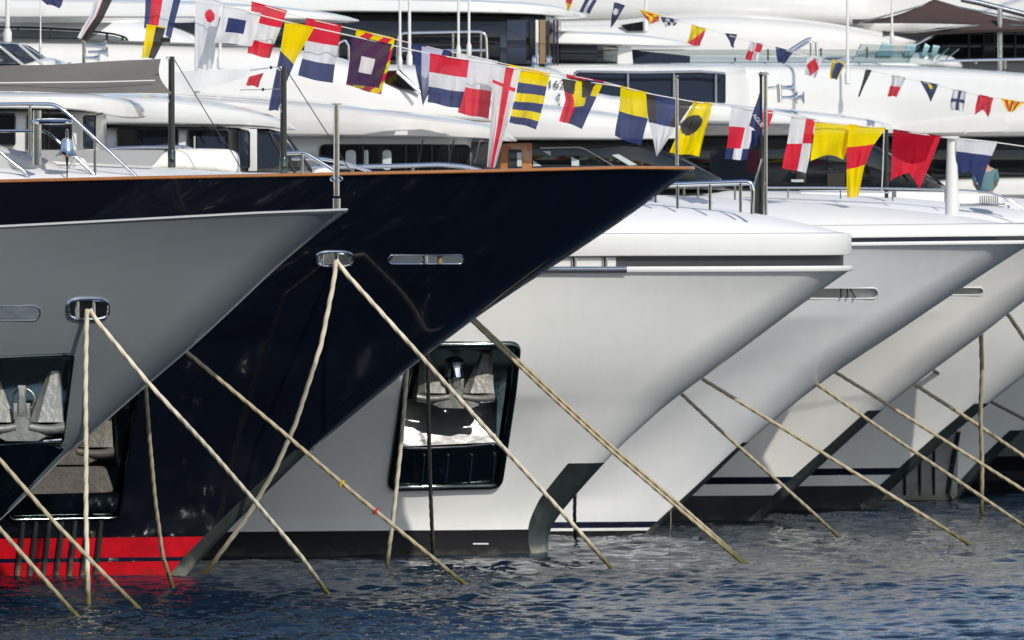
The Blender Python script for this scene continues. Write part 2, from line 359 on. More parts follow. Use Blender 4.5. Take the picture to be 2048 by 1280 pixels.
    def plan(s, a0, dz=0., off=0., a1=None, zfix=None, n=90):
        """points round the bow at deck level from starboard aft, round the stem, to port aft; with outward plan normals"""
        t = np.linspace(0, 1, n); a = a0 * (1 - t) ** 2.2
        side = []
        for aa in a:
            x = s.hx[-1] - aa
            for _ in range(3): z = float(s.zs(x)) if zfix is None else zfix; x = float(s.xs(z)) - aa
            side.append((x, float(s.hb(x, z)), z))
        pts = [(x, -h, z) for x, h, z in side] + [(x, h, z) for x, h, z in side[::-1][1:]]
        out = []
        for i in range(len(pts)):
            A, B = pts[max(i - 1, 0)], pts[min(i + 1, len(pts) - 1)]
            tx, ty = B[0] - A[0], B[1] - A[1]; l = math.hypot(tx, ty) or 1
            out.append((pts[i][0], s.d + pts[i][1], pts[i][2], ty / l, -tx / l))
        return out
    def belt(s, name, mat, parent, prof, a0=30, zfix=None):
        """closed profile [(outward, dz)] swept round the bow at the sheer"""
        pl = s.plan(a0, zfix=zfix); G = [[(x + nx * o, y + ny * o, z + dz) for o, dz in prof] for x, y, z, nx, ny in pl]
        mb = MB(); mb.grid(G, 0, True); mb.caps(G); return mb.build(name, mat, parent, True, 40)
    def deck(s, name, mat, parent, dz, crown=None, a0=30, inset=.02, zfix=None, shape=1.0):
        """deck sheet across the hull; crown = [(x, z)] centreline heights"""
        t = np.linspace(0, 1, 80); a = a0 * (1 - t) ** 1.8; G = []
        qs = np.linspace(-1, 1, 25)
        for aa in a:
            x = s.hx[-1] - aa
            for _ in range(3): z = float(s.zs(x)) if zfix is None else zfix; x = float(s.xs(z)) - aa
            h = max(float(s.hb(x, z)) - inset, .01); ze = z + dz
            zc = ze if crown is None else max(ze, float(np.interp(x, [c[0] for c in crown], [c[1] for c in crown])))
            G.append([(x, s.d + q * h, ze + (zc - ze) * (1 - abs(q) ** 2.2) ** shape) for q in qs])
        mb = MB(); mb.grid(G); return mb.build(name, mat, parent)
    def patch(s, name, mat, parent, top, width, out=.012, n=40):
        """plate wrapped round the stem: top = px v levels, width(z)= metres aft of the stem"""
        zt, zb = top; mb = MB(); G = []
        for i in range(n + 1):
            z = zb + (zt - zb) * i / n; wd = width(i / n); row = []
            for k in range(-16, 17):
                a = wd * (abs(k) / 16) ** 2; x = float(s.xs(z)) - a; h = float(s.hb(x, z))
                row.append((x + out * .7, s.d + (h + out * (1 if k else 0)) * (1 if k > 0 else -1), z))
            G.append(row)
        mb.grid(G); return mb.build(name, mat, parent, True, 60)

def oval(cu, cv, w, h, n=28, sup=2.6):
    o = []
    for k in range(n):
        a = 2 * math.pi * k / n; c, t = math.cos(a), math.sin(a)
        o.append((cu + w / 2 * math.copysign(abs(c) ** (2 / sup), c), cv + h / 2 * math.copysign(abs(t) ** (2 / sup), t)))
    return o
def stadium(u0, u1, v0, v1, n=10):
    r = (v1 - v0) / 2; vm = (v0 + v1) / 2; o = []
    for k in range(n + 1): a = -math.pi / 2 + math.pi * k / n; o.append((u1 - r + r * math.cos(a), vm + r * math.sin(a)))
    for k in range(n + 1): a = math.pi / 2 + math.pi * k / n; o.append((u0 + r + r * math.cos(a), vm + r * math.sin(a)))
    return o
def rounded(poly, r=12, n=5):
    o = []; L = len(poly)
    for i in range(L):
        p, a, b = np.array(poly[i], float), np.array(poly[i - 1], float), np.array(poly[(i + 1) % L], float)
        da, db = a - p, b - p; la, lb = np.linalg.norm(da), np.linalg.norm(db); rr = min(r, la / 2.2, lb / 2.2)
        A, B = p + da / la * rr, p + db / lb * rr
        for k in range(n + 1):
            t = k / n; o.append(tuple((1 - t) ** 2 * A + 2 * t * (1 - t) * p + t * t * B))
    return o
def dens(poly, step):
    o = []; L = len(poly)
    for i in range(L):
        a, b = np.array(poly[i], float), np.array(poly[(i + 1) % L], float); k = max(1, int(np.linalg.norm(b - a) / step))
        for j in range(k): o.append(tuple(a + (b - a) * j / k))
    return o
def fairlead(hl, parent, outline, r, depth=.3, back='recess', wall='chrome', rollers=(), label=None, name='fairlead', frame='chrome', flat=1.):
    pts = hl.poly(outline); hl.cuts.append(pts)
    fr = MB().tube([(p[0], p[1] - r * .3, p[2]) for p in pts], r, 8, True).build(name, frame, parent)
    if label: fr['label'] = label
    n = len(pts); cx = sum(p[0] for p in pts) / n; cz = sum(p[2] for p in pts) / n; yb = max(p[1] for p in pts) + depth
    G = [pts, [(cx + (p[0] - cx) * .97, yb, cz + (p[2] - cz) * .97) for p in pts]]
    MB().grid(G, 0, True).build('recess_wall', wall, fr)
    MB().add(G[1], [tuple(range(n))]).build('recess_back', back, fr)
    for (u, v0, v1, rr) in rollers:
        a = hl.at(u, (v0 + v1) / 2); y = a[1] + .07
        MB().tube([(a[0], y, Z(v1, y)), (a[0], y, Z(v0, y))], rr, 12).build('roller', 'chrome', fr)
    return fr
def body(st, d, hb, nose=3., n=5, samples=70, smooth=2, tip=.12, ex=2.2, nb=None):
    """lofted superstructure form with a nose rounded in plan; st = (u, vtop, vbottom) from the tip aft, at distance d"""
    p = interp([(X(u, d), Z(a, d), Z(b, d)) for u, a, b in st], samples, smooth); x0 = p[0, 0]; G = []
    for x, zt, zb in p:
        a = max(x0 - x, 0); q = min(a / nose, 1); w = max(hb * (1 - (1 - q) ** ex) ** (1 / ex), hb * tip * (q + .02) ** .5, .03)
        zc, hh = (zt + zb) / 2, max((zt - zb) / 2, .01); row = []
        for k in range(40):
            t = 2 * math.pi * k / 40; c, s_ = math.cos(t), math.sin(t)
            e = 2 / (nb if nb and s_ < 0 else n); row.append((x, d + w * math.copysign(abs(c) ** e, c), zc + hh * math.copysign(abs(s_) ** e, s_)))
        G.append(row)
    mb = MB(); mb.grid(G, 0, True); mb.caps(G); return mb
def panel(name, mat, parent, poly, y, th=.05, bev=.012):
    return MB().slab([(X(u, y), Z(v, y)) for u, v in poly], y - th, y + .03, bev).build(name, mat, parent)
def rect(u0, v0, u1, v1): return [(u0, v0), (u1, v0), (u1, v1), (u0, v1)]
def railing(parent, pts, d, r, posts=(), rp=None, name='handrail', mat='chrome', smooth=2, mids=()):
    o = MB().tube(rail_path([P(u, v, d) for u, v in pts], 60, smooth), r, 10).build(name, mat, parent)
    for mpts in mids: MB().tube(rail_path([P(u, v, d) for u, v in mpts], 50, smooth), r * .8, 8).build('mid_rail', mat, o)
    for (u, v0, v1) in posts: MB().tube([P(u, v1, d), P(u, v0, d)], rp or r, 10).build('stanchion', mat, o)
    return o
def pole(name, mat, parent, u, v0, v1, d, r0, r1=None, n=14):
    return MB().tube([P(u, v1, d), P(u, (v0 + v1) / 2, d), P(u, v0, d)], [r0, ((r1 or r0) + r0) / 2, r1 or r0], n).build(name, mat, parent)
def text_mesh(name, s, size, loc, rot, mat, parent, extrude=.004):
    cu = bpy.data.curves.new(name + '_curve', 'FONT'); cu.body = s; cu.size = size; cu.extrude = extrude
    t = bpy.data.objects.new(name + '_tmp', cu); COL.objects.link(t); bpy.context.view_layer.update()
    me = bpy.data.meshes.new_from_object(t.evaluated_get(bpy.context.evaluated_depsgraph_get())); bpy.data.objects.remove(t)
    me.materials.clear(); me.materials.append(M[mat])
    o = bpy.data.objects.new(name, me); COL.objects.link(o); o.parent = parent
    o.location = Vector(loc) - BASE[parent]; o.rotation_euler = rot; return o
# ================================================================== YACHTS
def yacht(label, tip_u, d): return thing('motor_yacht', label, 'yacht', (X(tip_u, d), d, 0), 'motor yachts moored in a row')
def zb(v_w, v, d): return (v_w - v) * px(d)

# ---------------------------------------------------------------- 1: grey yacht, nearest
D1 = 165.
y1 = yacht('glossy grey yacht bow nearest the viewer at the left edge, steel pole on its tip', 692, D1)
h1 = Hull(D1, [(694, 419), (640, 458), (560, 525), (460, 620), (380, 694), (300, 762), (231, 822), (180, 868), (142, 897), (62, 978), (0, 1038), (-90, 1110), (-170, 1185), (-220, 1270)],
          [(694, 419), (512, 426), (250, 440), (0, 453), (-600, 480), (-4000, 500)], 3.5, 11, 2.3, 15, 2.0, .13, 24, [(.25, 'boot_black')], True, 'hull_grey', None, .7)
PK1 = rounded([(-150, 722), (146, 709), (124, 884), (-175, 893)], 6, 3)
fairlead(h1, y1, oval(176, 618, 82, 40, 32, 3.2), .035, .4, 'recess', 'chrome', [(154, 600, 636, .045), (187, 600, 636, .04)])
fairlead(h1, y1, stadium(-110, 80, 612, 640), .018, .12, 'chrome', 'chrome', name='hawse_slot')
pts = h1.poly(dens(PK1, 22)); h1.cuts.append(pts)
def pocket(hl, root, pts, depth, frame_r, wall='dark_steel', back='dark_steel', frame='dark_steel', slope=.6):
    fr = MB().tube([(p[0], p[1] - frame_r * .35, p[2]) for p in pts], frame_r, 10, True).build('anchor_pocket', frame, root)
    n = len(pts); cx = sum(p[0] for p in pts) / n; zt, z0 = max(p[2] for p in pts), min(p[2] for p in pts); yb = max(p[1] for p in pts) + depth * .3
    inn = []
    for p in pts:
        q = (p[2] - z0) / (zt - z0)
        inn.append((cx + (p[0] - cx) * .86, yb + depth * .5 * q, z0 + (zt - z0) * (.05 + q * .9)))
    MB().grid([pts, inn], 0, True).build('pocket_wall', wall, fr)
    MB().add(inn, [tuple(range(n))]).build('pocket_back', back, fr)
    return fr, inn
pk, inn = pocket(h1, y1, pts, .45, .035)
h1.make(y1)
h1.deck('deck', 'deckwhite', y1, -.05, a0=22, inset=.04)
h1.belt('cap_rail', 'cover_grey', y1, [(.008, -.02), (.02, -.01), (.02, .012), (0, .02), (-.1, .02), (-.1, -.02)], 23)  # pale grey stands for the sun glinting on a steel cap
MB().tube([(float(h1.xs(z)) + .012, D1, z) for z in np.linspace(h1.ztop, .5, 60)], .022, 8).build('stem_highlight', 'hull_grey', y1)  # thin bar added to give the stem its light edge
# polished chafing plate on the stem under the pocket
G = []
for t in np.linspace(0, 1, 26):
    v = 890 + t * 225; row = []
    ul, ur = -190, np.interp(v, [890, 897, 978, 1038, 1110, 1150], [132, 143, 63, 2, -88, -130])
    for q in np.linspace(0, 1, 24): row.append(h1.at(ul + (ur - ul) * q - .5, v, .012))
    G.append(row)
MB().grid(G).build('chafe_plate', 'dark_steel', y1)
# bright rim strip under the pocket
MB().tube([h1.at(u, v, .03) for u, v in [(-170, 897), (-60, 892), (40, 886), (122, 880)]], .03, 8).build('pocket_sill', 'chrome', pk)
st = thing('flagstaff', 'bare steel staff with ringed cap standing on the tip of the grey bow', 'flagstaff', P(673, 418, D1))
pole('staff', 'chrome', st, 673, 207, 392, D1, .055, .05)
MB().lathe([(.05, -.2), (.075, -.2), (.075, .02), (.06, .03)], P(673, 400, D1), n=18).build('socket', 'chrome', st)
MB().lathe([(.03, -.015), (.09, -.012), (.09, .01), (.03, .012)], P(673, 208, D1), n=18).build('cap', 'steel', st)
for s_ in (-1, 1): MB().tube([(P(673 + s_ * 8, 358, D1)[0] + .035 * math.cos(a), D1 - .05, Z(358, D1) + .035 * math.sin(a)) for a in np.linspace(0, 2 * math.pi, 14)[:-1]], .012, 6, True).build('eye_ring', 'chrome', st)

# anchors ---------------------------------------------------------
def anchor(label, yf, cu, top, bot, half, mat, dk=1.):
    """stockless anchor hove up in its pocket: two broad flukes, crown, shank"""
    a = thing('anchor', label, 'anchor', P(cu, bot, yf), 'anchors stowed in the bow pockets'); hgt = bot - top
    for s_ in (-1, 1):
        G = []
        for t in np.linspace(0, 1, 14):           # t 0 top (bill) .. 1 root
            v = top + hgt * .80 * t; row = []
            uo = cu + s_ * half * (.92 + .06 * t); ui = cu + s_ * half * (.62 - .46 * t)
            for q, dy in ((0, .22), (0, .0), (.25, -.05 - .03 * t), (.75, -.05 - .03 * t), (1, 0), (1, .22)):
                row.append(P(ui + (uo - ui) * q, v, yf + dy - .16 * t))
            G.append(row)
        mb = MB(); mb.grid(G, 0, True); mb.caps(G); mb.build('fluke', mat, a, False)
        G = []
        for q in np.linspace(0, 1, 12):           # rolled palm lip
            u = cu + s_ * half * (.16 + .84 * q); vb = bot - hgt * (.06 - .05 * math.sin(q * 2.6)) + hgt * .03 * q * 0
            row = []
            for k in range(12):
                an = 2 * math.pi * k / 12; row.append(P(u, vb - hgt * .085 * (1 + math.cos(an)) * (.75 + .25 * q), yf - .24 - .10 * math.sin(an) * (.6 + .4 * q)))
            G.append(row)
        mb = MB(); mb.grid(G, 0, True); mb.caps(G); mb.build('palm', mat, a)
    MB().slab([(X(u, yf), Z(v, yf)) for u, v in [(cu - half * .14, bot - hgt * .36), (cu + half * .14, bot - hgt * .36), (cu + half * .2, bot - hgt * .12), (cu + half * .62, bot + hgt * .02), (cu + half * .4, bot + hgt * .1), (cu - half * .4, bot + hgt * .1), (cu - half * .62, bot + hgt * .02), (cu - half * .2, bot - hgt * .12)]], yf - .27, yf + .1, .03).build('crown', mat, a)
    MB().slab([(X(u, yf), Z(v, yf)) for u, v in rect(cu - half * .09, bot - hgt * .78, cu + half * .09, bot - hgt * .3)], yf - .3, yf - .05, .02).build('shank', mat, a)
    for s_ in (-1, 1): MB().slab([(X(u, yf), Z(v, yf)) for u, v in rect(cu + s_ * half * .15 - half * .05, bot - hgt * .5, cu + s_ * half * .15 + half * .05, bot - hgt * .25)], yf - .28, yf - .08, .01).build('shackle_cheek', mat, a)
    return a
yf1 = h1.at(50, 800)[1] + .16
anchor('grey galvanised anchor folded into the dark pocket of the grey bow', yf1, 45, 742, 870, 84, 'galv')
MB().tube([(P(46, 800, yf1)[0] + .2 * math.cos(t), yf1 + .08, Z(800, yf1) + .2 * math.sin(t)) for t in np.linspace(0, 2 * math.pi, 28)[:-1]], .02, 8, True).build('hawse_ring', 'galv', pk)

# ---------------------------------------------------------------- 2: navy yacht
D2 = 176.
y2 = yacht('navy blue yacht with long raked bow, teak cap rail and red boot top', 1385, D2)
h2 = Hull(D2, [(1386, 335), (1300, 396), (1240, 440), (1150, 500), (1000, 598), (945, 636), (850, 708), (700, 830), (620, 899), (520, 996), (430, 1087), (374, 1148), (330, 1200), (280, 1270)],
          [(1386, 335), (1250, 334), (980, 341), (600, 349), (300, 355), (0, 362), (-700, 375), (-4000, 390)], 3.8, 12, 2.5, 16, 2.0, .12, 30,
          [(.27, 'red'), (.35, 'navy_band'), (.73, 'red')], True, 'hull_navy', None, .5)
fairlead(h2, y2, oval(669, 518, 72, 28, 32, 3.2), .032, .35, 'cover', 'chrome', [(645, 506, 531, .04), (674, 506, 531, .045), (700, 506, 531, .03)])
sl = fairlead(h2, y2, stadium(776, 927, 510, 528), .014, .1, 'chrome', 'chrome', name='hawse_slot')
a = h2.at(880, 519); MB().tube([(a[0], a[1] + .06, Z(528, a[1])), (a[0], a[1] + .06, Z(510, a[1]))], .05, 10).build('bitt_post', 'tan', sl)
a = h2.at(850, 519); MB().tube([(a[0], a[1] + .06, Z(528, a[1])), (a[0], a[1] + .06, Z(510, a[1]))], .06, 10).build('bitt', 'chrome', sl)
PK2 = rounded([(-20, 790), (277, 783), (238, 1036), (18, 1040)], 14, 4)
pts = h2.poly(dens(PK2, 22)); h2.cuts.append(pts)
pk2, inn = pocket(h2, y2, pts, .5, .035)
h2.make(y2)
h2.deck('foredeck', 'deckwhite', y2, -.06, [(X(u, D2), Z(v, D2)) for u, v in [(-3000, 326), (-700, 318), (0, 318), (80, 321), (300, 333), (480, 345), (700, 349), (1386, 338)]], a0=28, inset=.05, shape=.55)
h2.belt('cap_rail', 'teak', y2, [(.02, -.045), (.035, -.03), (.035, .01), (.01, .02), (-.12, .02), (-.12, -.045)], 29)
zg = lambda v, d: Z(v, d)
h2.patch('stem_guard', 'plate', y2, (Z(899, D2), -.9), lambda t: np.interp(t, [0, .4, 1], [.28, .36, .30]))
MB().tube([(float(h2.xs(z)) + .012, D2, z) for z in np.linspace(h2.ztop, Z(899, D2), 60)], .028, 8).build('stem_highlight', 'chrome', y2)  # bright bar added to imitate the highlight along the stem edge
# sill plate inside the pocket, lower field and the ribs below
yf2 = h2.at(150, 900)[1] + .2
MB().slab([(X(u, yf2), Z(v, yf2)) for u, v in rounded([(40, 932), (210, 932), (228, 985), (30, 990)], 10, 3)], yf2 - .12, yf2 + .25, .04).build('chafe_sill', 'galv_brown', pk2)
lf = [h2.at(u, v, -.05) for u, v in rounded([(24, 990), (240, 984), (234, 1030), (24, 1034)], 10, 3)]
MB().add(lf, [tuple(range(len(lf)))]).build('lower_plate', 'dark_steel', pk2)
for i in range(7):
    u = 40 + i * 26; MB().tube([h2.at(u + 6, 1042, .0), h2.at(u + 2, 1085, .03), h2.at(u - 6, 1150, .02)], [.045, .055, .05], 8).build('rubbing_rib', 'plate', y2)
anchor('stained brown anchor in the navy bow pocket, half hidden behind the grey bow', yf2 + .1, 140, 800, 918, 88, 'galv_brown')
# foredeck gear
rl = railing(y2, [(-60, 209), (60, 208), (106, 208), (122, 216), (150, 240), (275, 356)], 172.3, .034, [(60, 209, 312), (190, 274, 358)], .03, mids=[[(-60, 262), (88, 262), (100, 268), (196, 356)]])
railing(y2, [(-40, 300), (-5, 300), (20, 322), (50, 345), (60, 360)], 172.2, .034)
railing(y2, [(70, 297), (240, 296), (360, 293), (378, 295), (445, 334)], 178.6, .034, [(366, 294, 336)], .034)
# bell post, chrome disc arm
bp = MB().tube([P(74, 330, 172.1), P(74, 275, 172.1), P(74, 221, 172.1)], [.085, .085, .085], 20).build('bell_post', 'chrome', y2)
mb = MB(); c = P(105, 243, 172.1); mb.lathe([(.02, -.07), (.24, -.065), (.37, -.04), (.39, -.005), (.36, .03), (.22, .055), (.02, .06)], c, n=36); mb.build('disc_arm', 'chrome', bp)
bell = thing('bell', "polished ship's bell hanging from the round chrome arm on the navy foredeck", 'bell', P(134, 315, 172.1))
bc = P(134, 312, 172.1)
MB().lathe([(.0, .335), (.05, .33), (.10, .30), (.115, .25), (.12, .15), (.145, .07), (.19, .02), (.215, 0), (.2, -.012), (.12, .1), (.02, .2)], bc, n=32).build('bell_body', 'chrome', bell)
MB().lathe([(.01, .50), (.03, .48), (.02, .455), (.035, .43), (.02, .40), (.035, .375), (.025, .33), (.01, .3)], bc, n=14).build('hanger', 'chrome', bell)
MB().tube([(bc[0], bc[1], bc[2] + .1), (bc[0], bc[1], bc[2] - .05), (bc[0] + .005, bc[1], bc[2] - .2), (bc[0], bc[1], bc[2] - .42)], [.012, .03, .014, .012], 8).build('bell_rope', 'black', bell)
# windlass cover: glossy grey hump
b_ = body([(136, 352, 360), (128, 338, 360), (110, 325, 360), (80, 312, 360), (40, 300, 360), (0, 290, 360), (-60, 282, 360), (-160, 280, 360), (-220, 300, 360)], 173.3, .5, 1.2, 3, 50, 2, .3)
b_.build('windlass_cover', 'cover_grey', y2)
pr = MB(); c = P(158, 348, 173.2); pr.tube([(c[0] + .17 * math.cos(t), c[1] - .02, c[2] + .28 * math.sin(t)) for t in np.linspace(0, 2 * math.pi, 26)[:-1]], .035, 8, True); po = pr.build('hatch_ring', 'cover_grey', y2)
MB().lathe([(.0, -.02), (.16, -.02), (.165, .06), (.0, .06)], c, 'y', 24).build('hatch_cover', 'paleglass', po)
# white covered tender on the foredeck, taupe cushion roll
cv = body([(480, 330, 348), (478, 312, 348), (470, 302, 348), (455, 298, 347), (400, 297, 345), (350, 298, 342), (325, 306, 340), (308, 330, 338)], 177, .8, .5, 4, 40, 1, .5); cv = cv.build('covered_locker', 'cover', y2)
sp = body([(330, 300, 336), (318, 316, 334), (310, 326, 333), (280, 328, 332), (180, 326, 330), (80, 318, 324)], 178.4, .5, .3, 6, 40, 1, .5)
panel('bulwark_screen', 'underside', y2, [(80, 300), (330, 300), (305, 331), (150, 325), (80, 320)], 173.55, .05)
# wheelhouse
w2 = body([(212, 228, 345), (211, 226, 345), (205, 225, 345), (150, 220, 345), (0, 218, 345), (-800, 215, 350)], D2, 2.0, 1.4, 9, 60, 0, .6).build('wheelhouse', 'cream', y2)
yw = D2 - 2.0
def window(root, poly, y, mat='glass', frame=True, fr=.018, fmat='black', name='window'):
    o = panel(name, mat, root, poly, y, .045, .006)
    if frame: MB().tube([(X(u, y), y - .05, Z(v, y)) for u, v in poly], fr, 6, True).build('window_frame', fmat, o)
    return o
window(w2, rounded(rect(-60, 228, 30, 290), 4, 2), yw); window(w2, rounded(rect(55, 229, 143, 300), 4, 2), yw); window(w2, rounded(rect(-190, 228, -90, 290), 4, 2), yw)
window(w2, rounded(rect(168, 232, 191, 297), 3, 2), yw + .25, 'glass_blue')
MB().tube([P(56, 221, yw - .1), P(90, 221, yw - .25), P(104, 229, yw - .4)], .012, 6).build('wiper_arm', 'black', w2)
MB().tube([P(112, 222, yw - .1), P(128, 222, yw - .25), P(136, 230, yw - .4)], .012, 6).build('wiper_arm', 'black', w2)
MB().tube([P(165, 236, yw), P(190, 231, yw - .3), P(206, 226, yw - .3)], .014, 6).build('wiper_arm', 'black', w2)
body([(292, 225, 232), (289, 216, 234), (284, 210, 235), (272, 202, 236), (252, 197, 236), (230, 192, 234), (205, 189, 228), (160, 187, 222), (60, 186, 220), (-800, 184, 218)], D2, 2.55, 2.4, 4, 90, 1, .1, nb=18).build('brow', 'cream', y2)

# ---------------------------------------------------------------- 3: white yacht with large anchor pocket
D3 = 186.2
y3 = yacht('white yacht with blunt square tip, dark bulwark groove and big anchor pocket', 1700, D3)
h3 = Hull(D3, [(1699, 541), (1640, 582), (1560, 641), (1500, 686), (1400, 760), (1330, 812), (1250, 884), (1208, 926), (1150, 990), (1112, 1036), (1095, 1066), (1092, 1086), (1100, 1112), (1106, 1140), (1108, 1230)],
          [(1699, 541), (1250, 541), (900, 543), (-4000, 546)], 3.05, 11, 2.3, 15, 2.1, .14, 32, [(.5, 'boot_black')], True, 'hull_white', (3.17, 1.4, .22))
PK3 = rounded([(826, 690), (1036, 689), (1026, 786), (998, 972), (780, 976), (806, 800)], 16, 4)
pts = h3.poly(dens(PK3, 20)); h3.cuts.append(pts)
pk3, inn = pocket(h3, y3, pts, .55, .075)
h3.make(y3)
yp = max(p[1] for p in inn)
h3.belt('rub_strip', 'white_sunlit', y3, [(-.05, -.01), (.045, -.01), (.07, .02), (.07, .07), (.04, .10), (-.3, .10), (-.3, -.01)], 30)
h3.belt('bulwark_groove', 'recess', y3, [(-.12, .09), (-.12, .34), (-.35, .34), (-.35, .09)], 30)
h3.belt('bulwark', 'white_sunlit', y3, [(-.06, .30), (.03, .315), (.045, .34), (.04, .70), (.0, .745), (-.2, .76), (-.3, .5), (-.3, .30)], 30)
h3.deck('foredeck', 'deckwhite', y3, .755, [(X(u, D3), Z(v, D3)) for u, v in [(-3000, 380), (600, 388), (1000, 394), (1310, 403), (1420, 414), (1520, 428), (1620, 449), (1692, 466)]], a0=29, inset=.06, shape=.75)
h3.patch('stem_guard', 'plate', y3, (Z(925, D3), -1.0), lambda t: np.interp(t, [0, .3, .5, .75, 1], [.34, .34, .42, .66, .74]))
# mirror chafing plate and ribbed panel in the pocket
c4 = [h3.at(u, v, o) for u, v, o in [(806, 800, -.27), (994, 796, -.27), (992, 884, .0), (795, 893, .0)]]
c4[0] = (c4[0][0], c4[3][1] + .36, c4[0][2]); c4[1] = (c4[1][0], c4[2][1] + .36, c4[1][2])
G = [[tuple(np.array(c4[0]) * (1 - s) * (1 - t) + np.array(c4[1]) * s * (1 - t) + np.array(c4[2]) * s * t + np.array(c4[3]) * (1 - s) * t + np.array((0, -.12 * t * t, 0))) for s in np.linspace(0, 1, 14)] for t in np.linspace(0, 1, 12)]
MB().grid(G).build('chafe_plate', 'mirror', pk3)
lf = [h3.at(u, v, -.02) for u, v in rounded([(796, 896), (1002, 890), (988, 965), (788, 968)], 10, 3)]
MB().add(lf, [tuple(range(len(lf)))]).build('lower_plate', 'dark_steel', pk3)
MB().tube([h3.at(u, v, .08) for u, v in [(797, 893), (850, 896), (930, 893), (994, 886)]], .03, 8).build('pocket_sill', 'chrome', pk3)
for u in (848, 896, 943, 989): MB().tube([h3.at(u + 1, 910, .02), h3.at(u - 4, 964, .02)], .02, 8).build('rib', 'steel', pk3)
yf3 = h3.at(920, 800)[1] + .28
anchor('pale grey anchor under a chrome roller in the white bow pocket', yf3, 912, 708, 806, 78, 'galv')
MB().lathe([(.11, -.21), (.20, -.2), (.17, -.05), (.17, .03), (.19, .09), (.15, .17), (.06, .205), (.0, .21)], (X(909, yf3), yf3 - .25, Z(733, yf3)), n=28).build('chain_roller', 'chrome', pk3)
MB().grid([[h3.at(u, v, .012) for u in (946, 956, 966, 977)] for v in (1086, 1089)]).build('depth_mark', 'white', y3)
# mooring opening in the groove
a = h3.at(1165, 536)
G = [[tuple(np.array(h3.at(u, 541)) * (1, 1, 0) + (0, dy, Z(541, D3) + dz)) for dy, dz in ((.05, -.015), (-.075, -.015), (-.1, .02), (-.1, .075), (-.075, .105), (.3, .11))] for u in np.linspace(1040, 1254, 30)]
mb = MB(); mb.grid(G, 0, True); mb.caps(G); op = mb.build('mooring_sill', 'chrome', y3)
for u in (1149, 1211): MB().tube([(h3.at(u, 541)[0], h3.at(u, 541)[1] + .06, Z(533, D3)), (h3.at(u, 541)[0], h3.at(u, 541)[1] + .06, Z(513, D3))], .05, 14).build('roller', 'chrome', op)
MB().grid([[(h3.at(u, 541)[0], h3.at(u, 541)[1] + .105, Z(v, D3)) for u in np.linspace(1060, 1232, 20)] for v in (532, 513)]).build('opening_back', 'cover_grey', op)
# rail and bow staff
rl = railing(y3, [(1180, 371), (1330, 369), (1420, 366), (1498, 363), (1505, 366), (1506, 380), (1504, 428)], 184.6, .042, [(1311, 369, 405), (1355, 369, 417), (1420, 367, 420), (1481, 364, 424)], .032)
railing(y3, [(1180, 375), (1400, 371), (1500, 368)], 188.2, .03, [(1368, 372, 396), (1396, 372, 400), (1470, 369, 400)], .022)
fs = thing('flagstaff', 'double steel staff with diagonal brace on the blunt white bow', 'flagstaff', P(1527, 430, 186))
pole('staff', 'chrome', fs, 1531, 144, 430, 186, .042, .04); pole('staff', 'dark_steel', fs, 1522, 144, 430, 186.1, .03, .03)
MB().tube([P(1524, 318, 186), P(1506, 380, 186.05), P(1502, 428, 186.1)], .022, 8).build('brace', 'chrome', fs)
MB().lathe([(.02, -.03), (.11, -.03), (.11, .0), (.02, .01)], P(1527, 146, 186), n=16).build('cap', 'steel', fs)
MB().slab([(X(u, 186), Z(v, 186)) for u, v in [(1504, 420), (1512, 345), (1522, 330), (1527, 330), (1527, 430), (1504, 430)]], 186.12, 186.22, .02).build('socket_plate', 'black', fs)
MB().tube([P(1518, 150, 186), P(1526, 150, 186)], .03, 8).build('lamp', 'black', fs)

# wheelhouse of the white yacht
b3 = body([(500, 262, 352), (498, 258, 352), (470, 256, 352), (212, 252, 352), (-900, 252, 352)], D3, 2.9, 1.3, 9, 60, 0, .7).build('wheelhouse', 'white', y3)
yw = D3 - 2.9
window(b3, rounded(rect(236, 258, 356, 300), 4, 2), yw); window(b3, rounded(rect(377, 260, 457, 300), 4, 2), yw); window(b3, rect(60, 258, 200, 300), yw)
for r_ in (rect(285, 274, 352, 296), rect(394, 273, 450, 298)): window(b3, r_, yw - .02, 'glass_blue', False, name='interior_reflection')  # bluer panels stand for interior reflections in the dark glass
MB().tube([P(389, 272, yw - .06), P(389, 299, yw - .06)], .02, 6).build('mullion', 'cover_grey', b3)
window(b3, rounded(rect(478, 263, 499, 335), 3, 2), yw + .1, 'glass_blue')
for u in (268, 306, 404, 436): MB().tube([P(u, 254, yw - .1), P(u + 10, 254, yw - .3), P(u + 24, 260, yw - .4)], .014, 6).build('wiper_arm', 'black', b3)
ws = body([(624, 338, 345), (615, 325, 345), (585, 288, 346), (563, 264, 346), (540, 258, 346), (505, 257, 346)], D3, 2.7, 2.2, 7, 50, 0, .6).build('windscreen', 'glass', y3)
for (a, b) in (((566, 262), (622, 340)), ((538, 262), (590, 345))): MB().tube([P(*a, D3 - 2.2), P(*b, D3 - 1.9)], .035, 6).build('mullion', 'black', ws)
window(ws, [(516, 266), (540, 266), (572, 330), (516, 338)], D3 - 2.71, 'glass_blue')
MB().slab([(X(u, D3 - 2.74), Z(v, D3 - 2.74)) for u, v in rect(497, 258, 514, 342)], D3 - 2.8, D3 - 2.6, .02).build('pillar', 'white', ws)
body([(592, 257, 260), (586, 250, 261), (575, 243, 260), (555, 234, 257), (512, 220, 254), (440, 204, 253), (347, 190, 252), (200, 184, 251), (-900, 175, 250)], D3, 3.6, 3.2, 4, 90, 1, .1, nb=18).build('brow', 'white', y3)
railing(y3, [(468, 310), (600, 305), (612, 307), (668, 341)], 183.6, .04, [(604, 307, 346), (565, 309, 345)], .034)
railing(y3, [(468, 319), (640, 317), (690, 325), (742, 344)], 184.6, .036)
